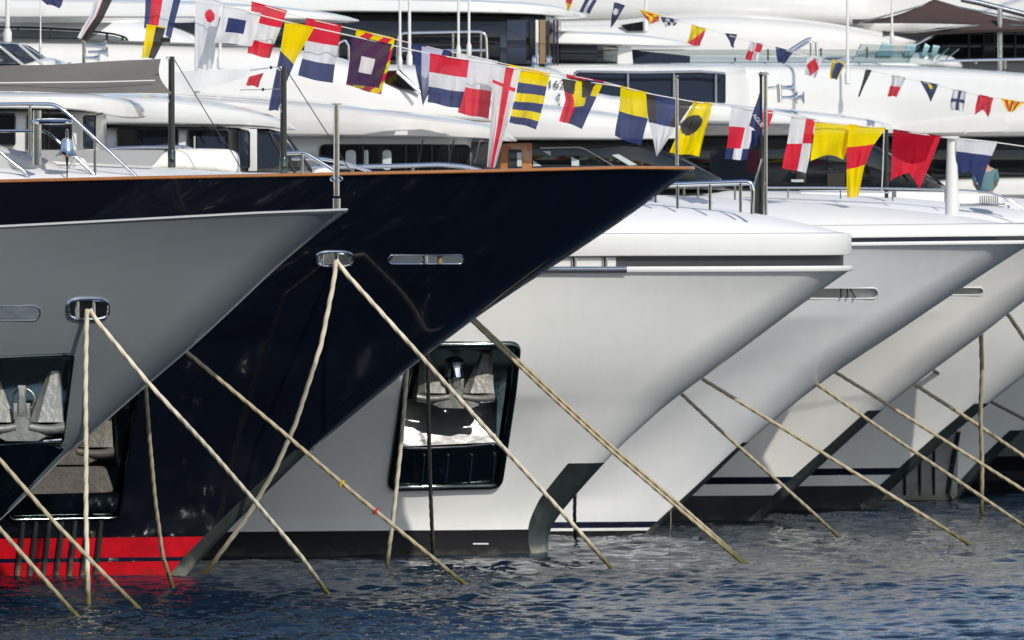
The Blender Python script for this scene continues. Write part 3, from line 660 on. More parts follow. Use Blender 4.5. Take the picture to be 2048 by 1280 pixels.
railing(y3, [(470, 337), (640, 335), (780, 332), (880, 329), (930, 333), (962, 341)], 189.6, .045, [(705, 333, 346), (826, 330, 343)], .03)
b_ = body([(672, 346, 352), (664, 338, 352), (650, 334, 352), (634, 337, 352), (622, 346, 352)], 185, .4, .3, 3, 24, 1, .5).build('covered_winch', 'cover', y3)
# ---------------------------------------------------------------- 4: white yacht, navy sheer stripe
D4 = 196.6
y4 = yacht('white yacht with thin navy stripe under its deck edge and fat white mast', 2075, D4)
h4 = Hull(D4, [(2078, 482), (2048, 496), (1980, 540), (1911, 585), (1800, 660), (1670, 745), (1598, 800), (1490, 889), (1400, 976), (1330, 1040), (1296, 1072), (1270, 1100), (1230, 1170)],
          [(2078, 485), (1900, 486), (1700, 488), (1200, 492), (-4000, 500)], 3.0, 11, 2.2, 15, 2.1, .13, 32,
          [(.10, 'boot_black'), (.16, 'hull_white'), (.29, 'navy_band')], True, 'hull_silver', (4.6, .6, .2))
fairlead(h4, y4, stadium(1600, 1756, 576, 597), .016, .05, 'white', 'white', frame='white', name='hawse_slot')
for u in (1682, 1695, 1706):
    a = h4.at(u, 586); MB().tube([(a[0] + (.06 if u > 1700 else 0), a[1] + .02, Z(596, a[1])), (a[0] - (.06 if u > 1700 else 0), a[1] + .02, Z(577, a[1]))], .018, 8).build('bitt_post', 'black', y4)
h4.make(y4)
h4.belt('rub_strip', 'white_sunlit', y4, [(-.03, -.02), (.03, -.02), (.04, .02), (.02, .05), (-.2, .05), (-.2, -.02)], 30)
h4.belt('sheer_stripe', 'navy_band', y4, [(-.03, .05), (.0, .05), (.0, .15), (-.03, .15), (-.2, .15), (-.2, .05)], 30)
h4.belt('bulwark', 'white_sunlit', y4, [(-.02, .14), (.03, .145), (.04, .19), (.0, .33), (-.08, .40), (-.25, .42), (-.25, .14)], 30)
h4.deck('foredeck', 'deckwhite', y4, .41, [(X(u, D4), Z(v, D4)) for u, v in [(-3000, 370), (1200, 385), (1540, 400), (1700, 410), (1800, 419), (1920, 432), (2048, 452), (2072, 470)]], a0=29, inset=.1, shape=.8)
h4.patch('stem_guard', 'plate', y4, (Z(884, D4), -.9), lambda t: np.interp(t, [0, .6, 1], [.16, .15, .13]), .012)
mt = thing('flagstaff', 'fat white tapered mast with flat cap on the foredeck beside the white and blue flag', 'flagstaff', P(1904, 438, D4))
MB().lathe([(.20, -.03), (.15, .0), (.145, .4), (.12, 1.2), (.10, 1.66), (.10, 1.70)], P(1904, 438, D4), n=28).build('staff', 'white', mt)
MB().lathe([(.02, -.01), (.17, -.005), (.18, .02), (.17, .035), (.02, .04)], P(1902, 276, D4), n=24).build('cap', 'white', mt)
# wheelhouse with rounded side windows and teak door post
b4 = body([(640 + 350, 268, 350), (985, 266, 352), (900, 266, 352), (-900, 266, 352)], D4, 3.0, 1.6, 9, 60, 0, .6).build('wheelhouse', 'white', y4)
yw = D4 - 3.0
wb = window(b4, rounded(rect(640, 290, 940, 346), 12, 4), yw)
for r_ in (rounded(rect(691, 300, 712, 340), 9, 4), rounded(rect(728, 300, 737, 340), 4, 3), rounded(rect(765, 300, 783, 340), 8, 4)): window(wb, r_, yw - .05, 'paleglass', False, name='far_window_light')  # pale panels on the near glass stand for daylight through far-side windows
for u in (726, 812, 836, 864, 898): MB().slab([(X(u + q, yw), Z(v, yw)) for q, v in ((-1.5, 290), (1.5, 290), (1.5, 345), (-1.5, 345))], yw - .07, yw, .01).build('mullion', 'recess', wb)
for u, l in ((846, -8), (908, -10), (946, -10), (953, -6), (960, -12)): MB().tube([P(u, 279, yw - .5), P(u + l, 326, yw - .3)], .016, 6).build('awning_strut', 'steel', b4)
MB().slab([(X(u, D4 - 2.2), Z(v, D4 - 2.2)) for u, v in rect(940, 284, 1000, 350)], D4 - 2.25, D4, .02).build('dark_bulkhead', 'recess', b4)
body([(1034, 281, 283), (1026, 272, 284), (1012, 262, 283), (985, 250, 280), (930, 240, 278), (850, 229, 277), (700, 208, 276), (560, 196, 275), (400, 186, 275), (-900, 180, 275)], D4, 3.8, 3.2, 4, 90, 1, .1, nb=18).build('brow', 'white', y4)
body([(684, 240, 243), (676, 234, 243), (640, 225, 242), (560, 207, 240), (512, 199, 238), (300, 187, 236), (-900, 184, 236)], D4 - 1, 3.3, 3, 4, 60, 1, .1, nb=14).build('visor', 'white', y4)
body([(664, 243, 249), (650, 242, 250), (600, 241, 252), (400, 240, 254), (-900, 238, 254)], D4 - 1, 2.9, 3, 6, 40, 1, .1).build('visor_shade', 'recess', y4)  # dark body stands for the shade under the visor
# upper tier with black raked screen
u4 = body([(1010, 222, 245), (1000, 214, 245), (960, 203, 245), (900, 190, 245), (845, 180, 245), (790, 160, 245), (740, 135, 245), (690, 117, 245), (600, 100, 245), (500, 92, 245), (200, 80, 250), (-900, 60, 250)], D4 + 3, 2.6, 4, 5, 80, 2, .2).build('upper_coaming', 'white', y4)
yw = D4 + 3 - 2.6
window(u4, [(766, 143), (800, 142), (842, 184), (800, 176), (766, 165)], yw + .25, 'glass')
MB().tube([P(794, 143, yw), P(842, 186, yw)], .035, 8).build('screen_frame', 'white', u4)
body([(718, 40, 43), (708, 36, 44), (690, 32, 44), (640, 24, 43), (560, 14, 42), (400, 4, 41), (-900, -30, 40)], D4 + 3, 3., 3, 4, 70, 1, .1, nb=18).build('hardtop', 'white', y4)

# ---------------------------------------------------------------- 5: white yacht, dark grey boot top
D5 = 205.2
y5 = yacht('cream white yacht behind the striped one, dark grey boot top and thin navy line', 2190, D5)
h5 = Hull(D5, [(2210, 490), (2130, 545), (2048, 603), (1964, 669), (1867, 740), (1763, 820), (1700, 878), (1620, 950), (1540, 1025), (1518, 1046), (1490, 1080), (1450, 1150)],
          [(2210, 490), (1700, 492), (-4000, 500)], 3.1, 10.5, 2.1, 14, 2.0, .12, 32, [(.56, 'boot_grey'), (.81, 'hull_cream'), (.97, 'navy_band')], True, 'hull_cream', (4.6, .6, .2))
fairlead(h5, y5, stadium(1850, 1966, 575, 590), .016, .05, 'cover_grey', 'white', frame='white', name='hawse_slot')
h5.make(y5)
h5.belt('bulwark', 'white', y5, [(-.02, -.02), (.03, .0), (.03, .3), (-.2, .36), (-.2, -.02)], 30)
h5.deck('foredeck', 'deckwhite', y5, .36, [(X(u, D5), Z(v, D5)) for u, v in [(-3000, 360), (1200, 372), (1540, 384), (1790, 394), (1900, 404), (2048, 420), (2190, 455)]], a0=29, inset=.1, shape=.7)
h5.patch('stem_guard', 'plate', y5, (Z(820, D5), -.9), lambda t: np.interp(t, [0, .5, 1], [.28, .36, .34]), .012)
railing(y5, [(1500, 375), (1650, 375), (1800, 377), (1920, 380), (1975, 384), (2010, 395), (2046, 418)], 203.2, .022, [(1576, 375, 396), (1681, 377, 398), (1785, 378, 402), (1890, 379, 404)], .02, mids=[[(1500, 383), (1780, 385)]])
body([(1786, 390, 402), (1782, 382, 404), (1700, 380, 404), (1600, 381, 402)], 206.5, .8, .3, 6, 24, 0, .6).build('deck_box', 'deckwhite', y5)
body([(2010, 402, 415), (2000, 388, 415), (1900, 384, 412), (1790, 382, 408)], 207, .8, .3, 6, 24, 0, .6).build('sun_pad', 'cover', y5)
gl = MB()
gr = MB().tube([P(u, v, 203.5) for u, v in [(1920, 411), (1960, 409), (2010, 406), (2017, 410), (2018, 416)]], .03, 8).build('grating_frame', 'steel', y5)
for i in range(9): MB().slab([(X(u, 203.6), Z(v, 203.6)) for u, v in rect(1959 + i * 4.4, 391, 1961.4 + i * 4.4, 412)], 203.58, 203.8, .004).build('grating_bar', 'steel', gr)
po = thing('flagstaff', 'thin black pole on the far foredeck between the yellow-red and plain red flags', 'flagstaff', P(1773, 396, 203.8))
pole('staff', 'carbon', po, 1773, 258, 396, 203.8, .045, .04)
MB().tube([P(1768, 262, 203.8), P(1766, 330, 203.8), P(1763, 390, 203.8)], .012, 6).build('halyard', 'cord', po)
# wheelhouse, all black glass with teak post
g5 = body([(1462, 372, 380), (1452, 362, 381), (1400, 335, 381), (1340, 305, 381), (1290, 285, 381), (1262, 274, 381), (1100, 270, 381), (990, 270, 381), (-900, 270, 381)], D5, 2.9, 3.2, 8, 80, 0, .6).build('wheelhouse', 'glass', y5)
yw = D5 - 2.9
dr = panel('teak_post', 'teak', g5, rounded([(1001, 292), (1006, 287), (1064, 285), (1064, 345), (1000, 345)], 4, 2), yw - .02, .08)
window(dr, rect(1017, 299, 1044, 340), yw - .09, 'glass_blue', False)
window(dr, rect(1034, 305, 1043, 333), yw - .135, 'paleglass', False, name='far_window_light')
MB().tube(rail_path([P(u, v, yw - .03) for u, v in [(1080, 296), (1160, 295), (1172, 299), (1228, 332)]], 40, 1), .02, 6).build('window_frame', 'steel', g5)
for q in ([(1085, 302), (1101, 302), (1102, 312), (1095, 308)], [(1142, 313), (1158, 321), (1158, 332), (1143, 332)], [(1066, 321), (1084, 332), (1066, 333)], [(1223, 310), (1237, 308), (1275, 330), (1258, 331)]): window(g5, q, yw - .02, 'paleglass', False, name='far_window_light')
for a, b, yy in (((1262, 276), (1360, 345), .6), ((1310, 292), (1400, 350), 1.2), ((1330, 296), (1450, 366), 2.2)): MB().tube([P(*a, D5 - 2.9 + yy * .5), P(*b, D5 - 2.9 + yy)], .03, 6).build('mullion', 'black', g5)
window(g5, [(1330, 318), (1350, 325), (1440, 372), (1400, 372)], D5 - 2.0, 'glass_blue', False)
body([(1400, 270, 273), (1390, 262, 276), (1365, 252, 279), (1310, 240, 281), (1200, 222, 282), (1060, 205, 282), (900, 195, 282), (-900, 185, 282)], D5, 3.7, 3.4, 4.5, 90, 1, .1, nb=18).build('brow', 'white', y5)
# next tier: white coaming carrying lettering, dark glazing above it
c5 = body([(1640, 240, 250), (1600, 230, 252), (1540, 219, 252), (1450, 207, 252), (1300, 199, 252), (1200, 192, 252), (1160, 176, 252), (1136, 150, 252), (1120, 135, 252), (700, 128, 252), (-900, 120, 250)], D5 + 3.2, 2.6, 5, 6, 80, 1, .15).build('upper_coaming', 'white', y5)
yc = D5 + 3.2 - 2.6
t_ = text_mesh('lettering', '162 TE', .27, (X(1094, yc), yc - .04, Z(177, yc)), (R(90), 0, 0), 'text_dark', c5)
for u in (1070, 1098): MB().lathe([(.05, 0), (.09, .03), (.05, .1), (.07, .2), (.03, .26)], P(u, 134, D5 + 1.2), n=16).build('winch', 'chrome', c5)
for v in (172, 192): MB().lathe([(.0, -.03), (.035, -.03), (.07, .03), (.08, .03)], P(1118, v + 20, yc - .06), 'x', 14).build('horn', 'chrome', c5)

# ---------------------------------------------------------------- 6: white yacht
D6 = 212.5
y6 = yacht('white yacht far along the row whose dark stem plate slants past a yellowed mooring chain', 2330, D6)
h6 = Hull(D6, [(2400, 500), (2200, 640), (2048, 753), (1986, 800), (1900, 872), (1800, 962), (1760, 1000), (1740, 1026), (1700, 1080), (1660, 1150)],
          [(2400, 500), (1700, 505), (-4000, 510)], 2.8, 10, 2.0, 14, 2.0, .12, 34, [(.55, 'boot_grey'), (.79, 'hull_white'), (.95, 'navy_band')], False, 'hull_white')
h6.make(y6)
h6.belt('bulwark', 'white', y6, [(-.02, -.02), (.03, .0), (.03, .4), (-.2, .46), (-.2, -.02)], 30)
h6.deck('foredeck', 'deckwhite', y6, .46, [(X(u, D6), Z(v, D6)) for u, v in [(-3000, 370), (1500, 384), (1900, 388), (2100, 400), (2390, 450)]], a0=30, inset=.1, shape=.7)
h6.patch('stem_guard', 'plate', y6, (Z(806, D6), -.9), lambda t: np.interp(t, [0, .5, 1], [.34, .38, .38]), .012)
g6 = body([(1895, 376, 390), (1885, 366, 392), (1800, 320, 392), (1735, 285, 392), (1700, 262, 392), (1300, 256, 392), (-900, 256, 392)], D6, 3.0, 3.2, 8, 80, 0, .6).build('wheelhouse', 'glass', y6)
yw = D6 - 3.0
for a, b, yy in (((1700, 275), (1850, 365), .8), ((1716, 288), (1880, 374), 1.6)): MB().tube([P(*a, yw + yy * .3), P(*b, yw + yy * .8)], .035, 6).build('mullion', 'recess', g6)
window(g6, rounded(rect(1592, 340, 1612, 366), 2, 2), yw - .02, 'dim', False); window(g6, rounded(rect(1654, 346, 1690, 374), 2, 2), yw - .02, 'dim', False)
window(g6, rect(1420, 300, 1530, 372), yw - .02, 'glass_blue', False); window(g6, rect(1582, 359, 1607, 364), yw - .05, 'paleglass', False, name='far_window_light')
body([(1815, 262, 265), (1800, 254, 267), (1770, 244, 269), (1700, 232, 271), (1600, 220, 273), (1480, 212, 274), (1300, 205, 275), (-900, 190, 276)], D6, 3.2, 3.4, 4.5, 90, 1, .1, nb=18).build('brow', 'white', y6)
# recessed saloon with glass balustrade
s6 = body([(1500, 205, 240), (1496, 132, 240), (1480, 130, 240), (900, 128, 240), (-900, 128, 240)], D6 + 2, 2.4, .8, 8, 60, 0, .8).build('upper_saloon', 'white', y6)
yw = D6 + 2 - 2.4
window(s6, rounded(rect(1150, 146, 1450, 206), 3, 2), yw, 'glass_blue')
for u in (1256, 1348, 1432): MB().tube([P(u, 206, yw - .1), P(u, 145, yw - .1)], .03, 8).build('mullion', 'steel', s6)
MB().tube(rail_path([P(u, v, yw - .25) for u, v in [(1148, 200), (1149, 144), (1155, 143), (1290, 145), (1292, 145), (1400, 143), (1450, 147)]], 60, 1), .03, 8).build('handrail', 'steel', s6)
d6 = body([(1900, 136, 144), (1890, 126, 146), (1800, 124, 146), (1500, 124, 146), (1120, 126, 146), (-900, 126, 146)], D6 + 5.6, 3.0, 3.6, 5, 80, 1, .1, nb=18).build('upper_deck', 'white', y6)
yr = D6 + 2.55
gp = MB().slab([(X(u, yr), Z(v, yr)) for u, v in rect(1020, 100, 1820, 126)], yr, yr + .02).build('glass_balustrade', 'clear', d6)
MB().tube([P(1020, 100, yr), P(1820, 100, yr)], .014, 6).build('glass_edge', 'cover_grey', d6)
for u in (1055, 1165, 1221, 1300): MB().tube([P(u, 127, yr), P(u, 104, yr)], .02, 6).build('stanchion', 'steel', gp)
for u, v0, v1 in ((1470, 115, 123), (1536, 98, 121), (1642, 96, 113), (1734, 94, 116)): MB().slab([(X(uu, yr - .05), Z(v, yr - .05)) for uu, v in rect(u - 1.6, v0, u + 1.6, v1)], yr - .07, yr - .03).build('cleat', 'black', d6)
w6 = body([(1242, 96, 130), (1240, 88, 130), (1100, 86, 130), (-900, 86, 130)], D6 + 3.5, 2.0, .6, 8, 40, 0, .8).build('lounge', 'glass_blue', y6)
panel('pillar', 'white', w6, [(1236, 92), (1262, 92), (1266, 128), (1234, 128)], D6 + 1.5, .1)
window(w6, [(1264, 100), (1380, 112), (1380, 126), (1266, 126)], D6 + 1.75, 'glass_blue', False)
body([(1400, 92, 94), (1385, 86, 95), (1330, 76, 96), (1245, 67, 94), (1130, 63, 92), (-900, 55, 90)], D6 + 3.5, 2.8, 4, 4, 60, 1, .1, nb=18).build('lounge_roof', 'white', y6)
text_mesh('lettering', '..........', .2, (X(1214, D6 + .66), D6 + .66, Z(80, D6 + .66)), (R(90), 0, 0), 'text_dark', w6) if False else None
# big dark saloon further up with curtains
g7 = body([(1122, 40, 132), (1121, 36, 132), (1100, 32, 132), (690, 28, 132), (-900, 28, 132)], D6 + 1.5, 2.6, .8, 9, 60, 0, .8).build('sky_lounge', 'glass', y6)
yw = D6 + 1.5 - 2.6
for r_, m_ in ((rect(1071, 40, 1077, 128), 'white'), (rect(1079, 40, 1091, 128), 'tan'), (rect(1000, 70, 1014, 128), 'glass_blue'), (rect(1014, 40, 1052, 128), 'glass_blue')): window(g7, r_, yw - .01, m_, False, name='curtain')
for u in (1097, 1108, 1115): MB().tube([P(u, 40, yw - .1), P(u, 130, yw - .1)], .025, 6).build('mullion', 'recess', g7)
body([(1172, 30, 34), (1160, 23, 37), (1120, 14, 36), (1060, 7, 33), (950, 2, 31), (690, -4, 29), (-900, -30, 28)], D6 + 1.5, 3.2, 3.4, 4.5, 80, 1, .1, nb=18).build('lounge_roof', 'white', y6)
railing(y6, [(794, 136), (796, 72), (803, 66), (960, 63), (972, 68), (974, 118)], D6 - 1.6, .035, [(802, 68, 136), (906, 64, 134), (962, 64, 130)], .028, mids=[[(796, 101), (974, 100)]])
railing(y6, [(674, 140), (677, 86), (690, 80), (697, 90), (698, 130)], D6 - 1.8, .03)
railing(y6, [(1580, 100), (1612, 80), (1622, 77), (1632, 84), (1634, 112)], D6 - 1.0, .035)
railing(y6, [(1588, 103), (1618, 82), (1622, 84), (1623, 112)], D6 - .6, .035)
for u, v in ((1345, 136), (1410, 135), (1560, 135)): MB().lathe([(.0, -.02), (.04, -.01), (.045, .04), (.0, .05)], P(u, v, D6 + 2.5), 'y', 12).build('deck_light', 'recess', d6)
# chrome trumpets by the staff
ho = MB().tube([P(1536, 176, D6 - 3.3), P(1590, 173, D6 - 3.3)], .03, 8).build('horn_bracket', 'steel', y6)
for u0, u1, v in ((1556, 1588, 176), (1560, 1594, 195), (1580, 1608, 195)):
    MB().lathe([(.03, 0), (.035, (u1 - u0) * px(D6) * .5), (.06, (u1 - u0) * px(D6) * .8), (.16, (u1 - u0) * px(D6)), (.14, (u1 - u0) * px(D6) * .97), (.0, (u1 - u0) * px(D6) * .8)], P(u0, v, D6 - 3.3), 'x', 20).build('horn', 'chrome', ho)
MB().tube([P(1558, 168, D6 - 3.3), P(1560, 205, D6 - 3.3)], .06, 10).build('horn_compressor', 'chrome', ho)

# ---------------------------------------------------------------- 7 and 8: last yachts
D7 = 218.6
y7 = yacht('pale white yacht near the right edge with a stained steel anchor plate at the waterline', 2420, D7)
h7 = Hull(D7, [(2560, 510), (2300, 680), (2150, 782), (2048, 858), (1990, 915), (1935, 975), (1908, 1005), (1880, 1060), (1850, 1130)],
          [(2560, 510), (1700, 515), (-4000, 520)], 2.6, 10, 1.9, 14, 2.0, .12, 36, [(.1, 'boot_black')], False, 'hull_white')
h7.make(y7)
h7.belt('bulwark', 'white', y7, [(-.02, -.02), (.03, .0), (.03, .5), (-.2, .56), (-.2, -.02)], 30)
h7.deck('foredeck', 'deckwhite', y7, .56, None, a0=30, inset=.1)
h7.patch('stem_guard', 'plate', y7, (Z(860, D7), -.9), lambda t: np.interp(t, [0, .5, 1], [.3, .34, .34]), .012)
G = [[h7.at(u0 + (1917 - 3 * t - u0) * q, 866 + 134 * t, .02 + (.03 if i % 4 == 0 else 0)) for i, q in enumerate(np.linspace(0, 1, 22))] for t in np.linspace(0, 1, 20) for u0 in (1720,)]
ap = MB().grid(G).build('anchor_plate', 'plate_pale', y7)
MB().tube([h7.at(u, v, .05) for u, v in [(1917, 864), (1905, 930), (1897, 985), (1904, 996)]], .06, 8).build('plate_edge', 'plate', y7)
for u in (1810, 1840, 1868): MB().tube([h7.at(u, 900, .03), h7.at(u, 990, .03)], .035, 6).build('plate_rib', 'plate', ap)
g8 = body([(2330, 300, 400), (2300, 262, 400), (1700, 258, 400), (-900, 258, 400)], D7, 2.8, 2, 8, 60, 0, .7).build('wheelhouse', 'glass', y7)
body([(2450, 225, 262), (2400, 190, 270), (2250, 165, 273), (2048, 148, 275), (1900, 138, 276), (1780, 132, 275), (1500, 130, 270), (-900, 120, 270)], D7 - 1.2, 3.4, 4, 9, 90, 1, .1, nb=18).build('brow', 'white', y7)
bl7 = body([(2450, 232, 262), (2400, 212, 268), (2250, 208, 271), (2048, 216, 273), (1900, 231, 274), (1800, 243, 273), (1740, 252, 272)], D7 - 1.2, 3.44, 4, 9, 60, 1, .1).build('brow_lower', 'cream', y7)
for u, v in ((2010, 262), (1930, 264), (1850, 266)): MB().lathe([(.0, -.02), (.05, -.01), (.055, .04), (.0, .05)], P(u, v, D7 - 4.62), 'y', 12).build('brow_light', 'cover_grey', y7)
b_ = body([(2330, 364, 400), (2320, 352, 400), (2000, 352, 400), (1880, 356, 400), (1800, 372, 400)], D7 - .6, 2.9, 2, 6, 40, 1, .5).build('cabin_side', 'white', y7)
# flybridge seats under towels, glass screens
sb = body([(1925, 128, 136), (1900, 112, 138), (1860, 106, 138), (1740, 104, 138), (1700, 112, 138), (1660, 124, 138)], D7 - 1.2, 1.4, 1.2, 4, 40, 1, .4).build('sun_lounge', 'white', y7)
yt = D7 - 2.65
for poly in ([(1765, 84), (1790, 92), (1784, 112), (1752, 112)], [(1812, 90), (1834, 88), (1826, 112), (1808, 112)], [(1850, 86), (1860, 92), (1852, 112), (1842, 112)], [(1866, 90), (1880, 92), (1872, 113), (1862, 112)]):
    tw = panel('towel', 'towel', None, poly, yt, .03); tag(tw, {1765: 'pale blue towel at the left end of the flybridge lounge', 1812: 'pale blue towel hung second from the left on the flybridge lounge', 1850: 'narrow blue towel between two others on the flybridge lounge', 1866: 'pale blue towel nearest the brown parasols on the lounge'}[poly[0][0]], 'towel', 'towels on the flybridge lounge')
for a, b in (((1838, 92), (1818, 118)), ((1898, 96), (1872, 120)), ((1918, 98), (1892, 118)), ((1722, 88), (1712, 110))): MB().tube([P(*a, yt - .1), P(*b, yt - .1)], .014, 6).build('screen_post', 'steel', sb)
MB().slab([(X(u, yt), Z(v, yt)) for u, v in [(1722, 88), (1918, 97), (1892, 118), (1712, 114)]], yt - .16, yt - .14).build('glass_screen', 'clear', sb)
railing(y7, [(1880, 122), (1950, 120), (2060, 118), (2300, 116)], D7 - 3.0, .03, [(1952, 120, 128), (2010, 118, 138)], .03)

D8 = 226.
y8 = yacht('dark grey banded hull glimpsed low at the right edge, tall white decks above', 2700, D8)
h8 = Hull(D8, [(2900, 520), (2500, 760), (2300, 860), (2150, 950), (2080, 1010), (2040, 1080)],
          [(2900, 520), (1700, 525), (-4000, 530)], 3.2, 9, 2.6, 12, 2.0, .13, 40, [(.26, 'boot_black'), (.50, 'boot_grey'), (.86, 'boot_black')], False, 'hull_grey')
h8.make(y8)
h8.deck('foredeck', 'deckwhite', y8, 0, None, a0=34, inset=.05)
m8 = body([(2420, 120, 420), (2400, 116, 420), (1700, 112, 420), (-900, 100, 420)], D8, 2.8, 2, 7, 60, 0, .7).build('main_deck_house', 'white', y8)
w8 = body([(2380, 64, 122), (2370, 60, 122), (1880, 60, 122), (1822, 92, 122), (1800, 118, 122)], D8, 2.6, 1.6, 7, 50, 0, .6).build('deck_saloon', 'glass', y8)
panel('curtain', 'dim', w8, rect(1967, 62, 1990, 116), D8 - 2.6, .03)
for u in (1938, 2004, 2030): MB().tube([P(u, 62, D8 - 2.68), P(u, 118, D8 - 2.68)], .03, 6).build('mullion', 'recess', w8)
body([(2420, 20, 40), (2380, -5, 48), (2100, -30, 60), (1960, 18, 64), (1880, 50, 66), (1850, 62, 66)], D8 + .2, 2.9, 3, 4, 60, 1, .2).build('saloon_roof', 'white', y8)
b9 = body([(1840, 84, 132), (1800, 74, 132), (1700, 52, 132), (1600, 38, 132), (1500, 28, 132), (1380, 24, 132), (1250, 40, 132), (900, 46, 132), (-900, 40, 132)], D8 + 2, 2.4, 6, 4, 80, 2, .2).build('upper_deck_house', 'cream', y8)
panel('window', 'glass', b9, [(1241, 50), (1290, 42), (1300, 46), (1293, 62), (1255, 62)], D8 - .4, .06)
body([(2500, -110, 60), (2100, -130, 80), (1800, -140, 90), (1400, -150, 90), (1150, -150, 90), (-900, -160, 120)], D8 + 6, 3.0, 5, 6, 60, 1, .4).build('top_deck_house', 'cream', y8)
body([(1760, -20, 50), (1700, -40, 56), (1500, -70, 60), (1300, -80, 60), (900, -90, 60)], D8 + 3.5, 2.6, 5, 3.5, 60, 2, .2).build('radar_deck', 'white', y8)

# far left: decks glimpsed over the awning (upper decks of the fourth and fifth yachts)
l5 = body([(330, 138, 190), (320, 128, 190), (250, 120, 190), (100, 118, 190), (-900, 110, 190)], D4 + 4, 2.3, 2, 5, 50, 1, .4).build('flybridge_coaming', 'white', y4)
gw = body([(106, 128, 134), (98, 120, 134), (70, 100, 134), (50, 88, 134), (-40, 84, 134), (-700, 84, 134)], D3 + 2, 2.0, 1.2, 7, 40, 0, .7).build('flybridge_screen', 'glass_blue', y3)
for a, b in (((2, 95), (46, 130)), ((38, 89), (86, 130))): MB().tube([P(*a, D3 - .05), P(*b, D3 - .05)], .028, 6).build('screen_frame', 'cover_grey', gw)
body([(140, 132, 140), (130, 122, 150), (100, 112, 170), (40, 132, 175), (-700, 134, 175)], D3 + 2.4, 2.2, 1.2, 5, 40, 1, .5).build('flybridge_coaming', 'white', y3)
yr = D4 + 2.2
rl = railing(y4, [(-60, 54), (60, 55), (160, 60), (230, 68), (256, 76), (258, 124)], yr, .022, [(102, 58, 112), (167, 62, 115), (214, 68, 118), (245, 74, 122), (36, 56, 62)], .028, mids=[[(-60, 75), (160, 78), (216, 84)]], mat='dark_steel')
MB().slab([(X(u, yr), Z(v, yr)) for u, v in [(-60, 58), (60, 59), (160, 64), (230, 72), (255, 80), (255, 122), (-60, 118)]], yr + .03, yr + .05).build('glass_panel', 'smoke', rl)
body([(180, 84, 118), (170, 82, 118), (40, 82, 118), (-700, 82, 118)], D4 + 4.4, .6, .4, 6, 30, 0, .7).build('locker', 'underside', y4)
bt = body([(420, 96, 190), (400, 70, 190), (300, 40, 190), (180, 24, 190), (60, 26, 190), (-900, 20, 190)], D5 + 5, 2.0, 3, 4.5, 60, 2, .2).build('mast_house', 'white', y5)
body([(240, 38, 41), (170, 26, 41), (100, 22, 38), (50, 25, 36)], D5 + 4, 3.2, 3, 4, 40, 1, .2).build('dark_wedge', 'underside', y5)  # grey wedge filling the dark gap below the hardtop
body([(260, 6, 30), (200, -20, 28), (60, -60, 24), (-900, -80, 24)], D5 + 5, 3.0, 3, 4, 50, 1, .2).build('hardtop', 'cover_grey', y5)
st5 = MB().tube([P(331, 118, D4 + 1), P(331, 74, D4 + 1)], .09, 16).build('stack_light', 'cover_grey', y4)
for v in (84, 98, 110): MB().lathe([(.1, 0), (.105, .02), (.105, .06), (.1, .08)], P(331, v, D4 + 1), n=16).build('light_band', 'recess', st5)
hb_ = MB().tube([P(168, 128, D4 - .2), P(168, 80, D4 - .2)], .05, 10).build('horn_bracket', 'chrome', y4)
for u0, u1, v in ((170, 212, 92), (176, 216, 104), (172, 200, 116)):
    w_ = (u1 - u0) * px(D4); MB().lathe([(.03, 0), (.035, w_ * .5), (.06, w_ * .8), (.12, w_), (.1, w_ * .97), (.0, w_ * .8)], P(u0, v, D4 - .3), 'x', 20).build('horn', 'chrome', hb_)
# whip aerials
for i, (par, u, v0, v1, d, r) in enumerate([(y3, 15, -40, 86, D3 + 1, .04), (y3, 81, -40, 108, D3 + 1, .012), (y4, 800, -40, 140, D4 + 1, .024), (y4, 819, -40, 132, D4 + 2, .03), (y4, 917, -40, 118, D4 + 1, .024), (y4, 938, -40, 112, D4 + 2, .024), (y6, 1292, -40, 64, D6 + 1.5, .03), (y6, 1695, -40, 168, D6 - .5, .03), (y6, 1784, -40, 88, D6 - .4, .022), (y4, 440, 70, 138, D4 - .5, .03)]):
    m_ = pole('aerial', 'white', par, u, v0, v1, d, r * 1.25, r)
    MB().lathe([(r * 1.3, 0), (r * 2.2, .03), (r * 2.2, .22), (r * 1.3, .3)], P(u, v1 + 1, d), n=12).build('aerial_base', 'white', m_)
# ================================================================== AWNING, POLES, PARASOLS, PERSON
DA = 176.3
aw = []
t_edge = lambda q: (-120 + 460 * q)
G = []
for t in np.linspace(0, 1, 14):
    row = []
    for q in np.linspace(0, 1, 50):
        u = -150 + (322 + 23 * t ** 2 + 150 - 8 * math.sin(t * 3.1)) * q
        vt = np.interp(u, [-150, 0, 100, 200, 322, 345], [137, 132, 129, 124, 117, 116]); vb = np.interp(u, [-150, 0, 150, 345], [179, 182, 186, 187])
        d = DA - 1.6 * t + .1 * math.sin(q * 9 + t * 3)
        row.append(P(u, vt + (vb - vt) * (t ** .9) + .6 * math.sin(q * 14 + t * 5), d))
    G.append(row)
aw1 = MB().grid(G).build('awning', 'awning', None, True, 60); tag(aw1, 'long taupe canvas awning stretched over the navy foredeck to a black pole', 'awning')
seam = MB().tube([P(u, v, DA - 1.35) for u, v in [(-150, 165), (0, 166), (100, 165), (200, 164), (310, 161)]], .014, 6).build('seam_cord', 'cord', aw1)
G = []
for t in np.linspace(0, 1, 12):
    row = []
    for q in np.linspace(0, 1, 40):
        u = 338 + (556 - 338) * q; vt = 143 - 8 * q; vb = np.interp(q, [0, .12, .3, .6, 1], [182, 187, 180, 162, 137])
        row.append(P(u, vt + (vb - vt) * t + .5 * math.sin(q * 11 + t * 4), DA + .9 - 1.2 * t * (1 - q) + .05 * math.sin(q * 16)))
    G.append(row)
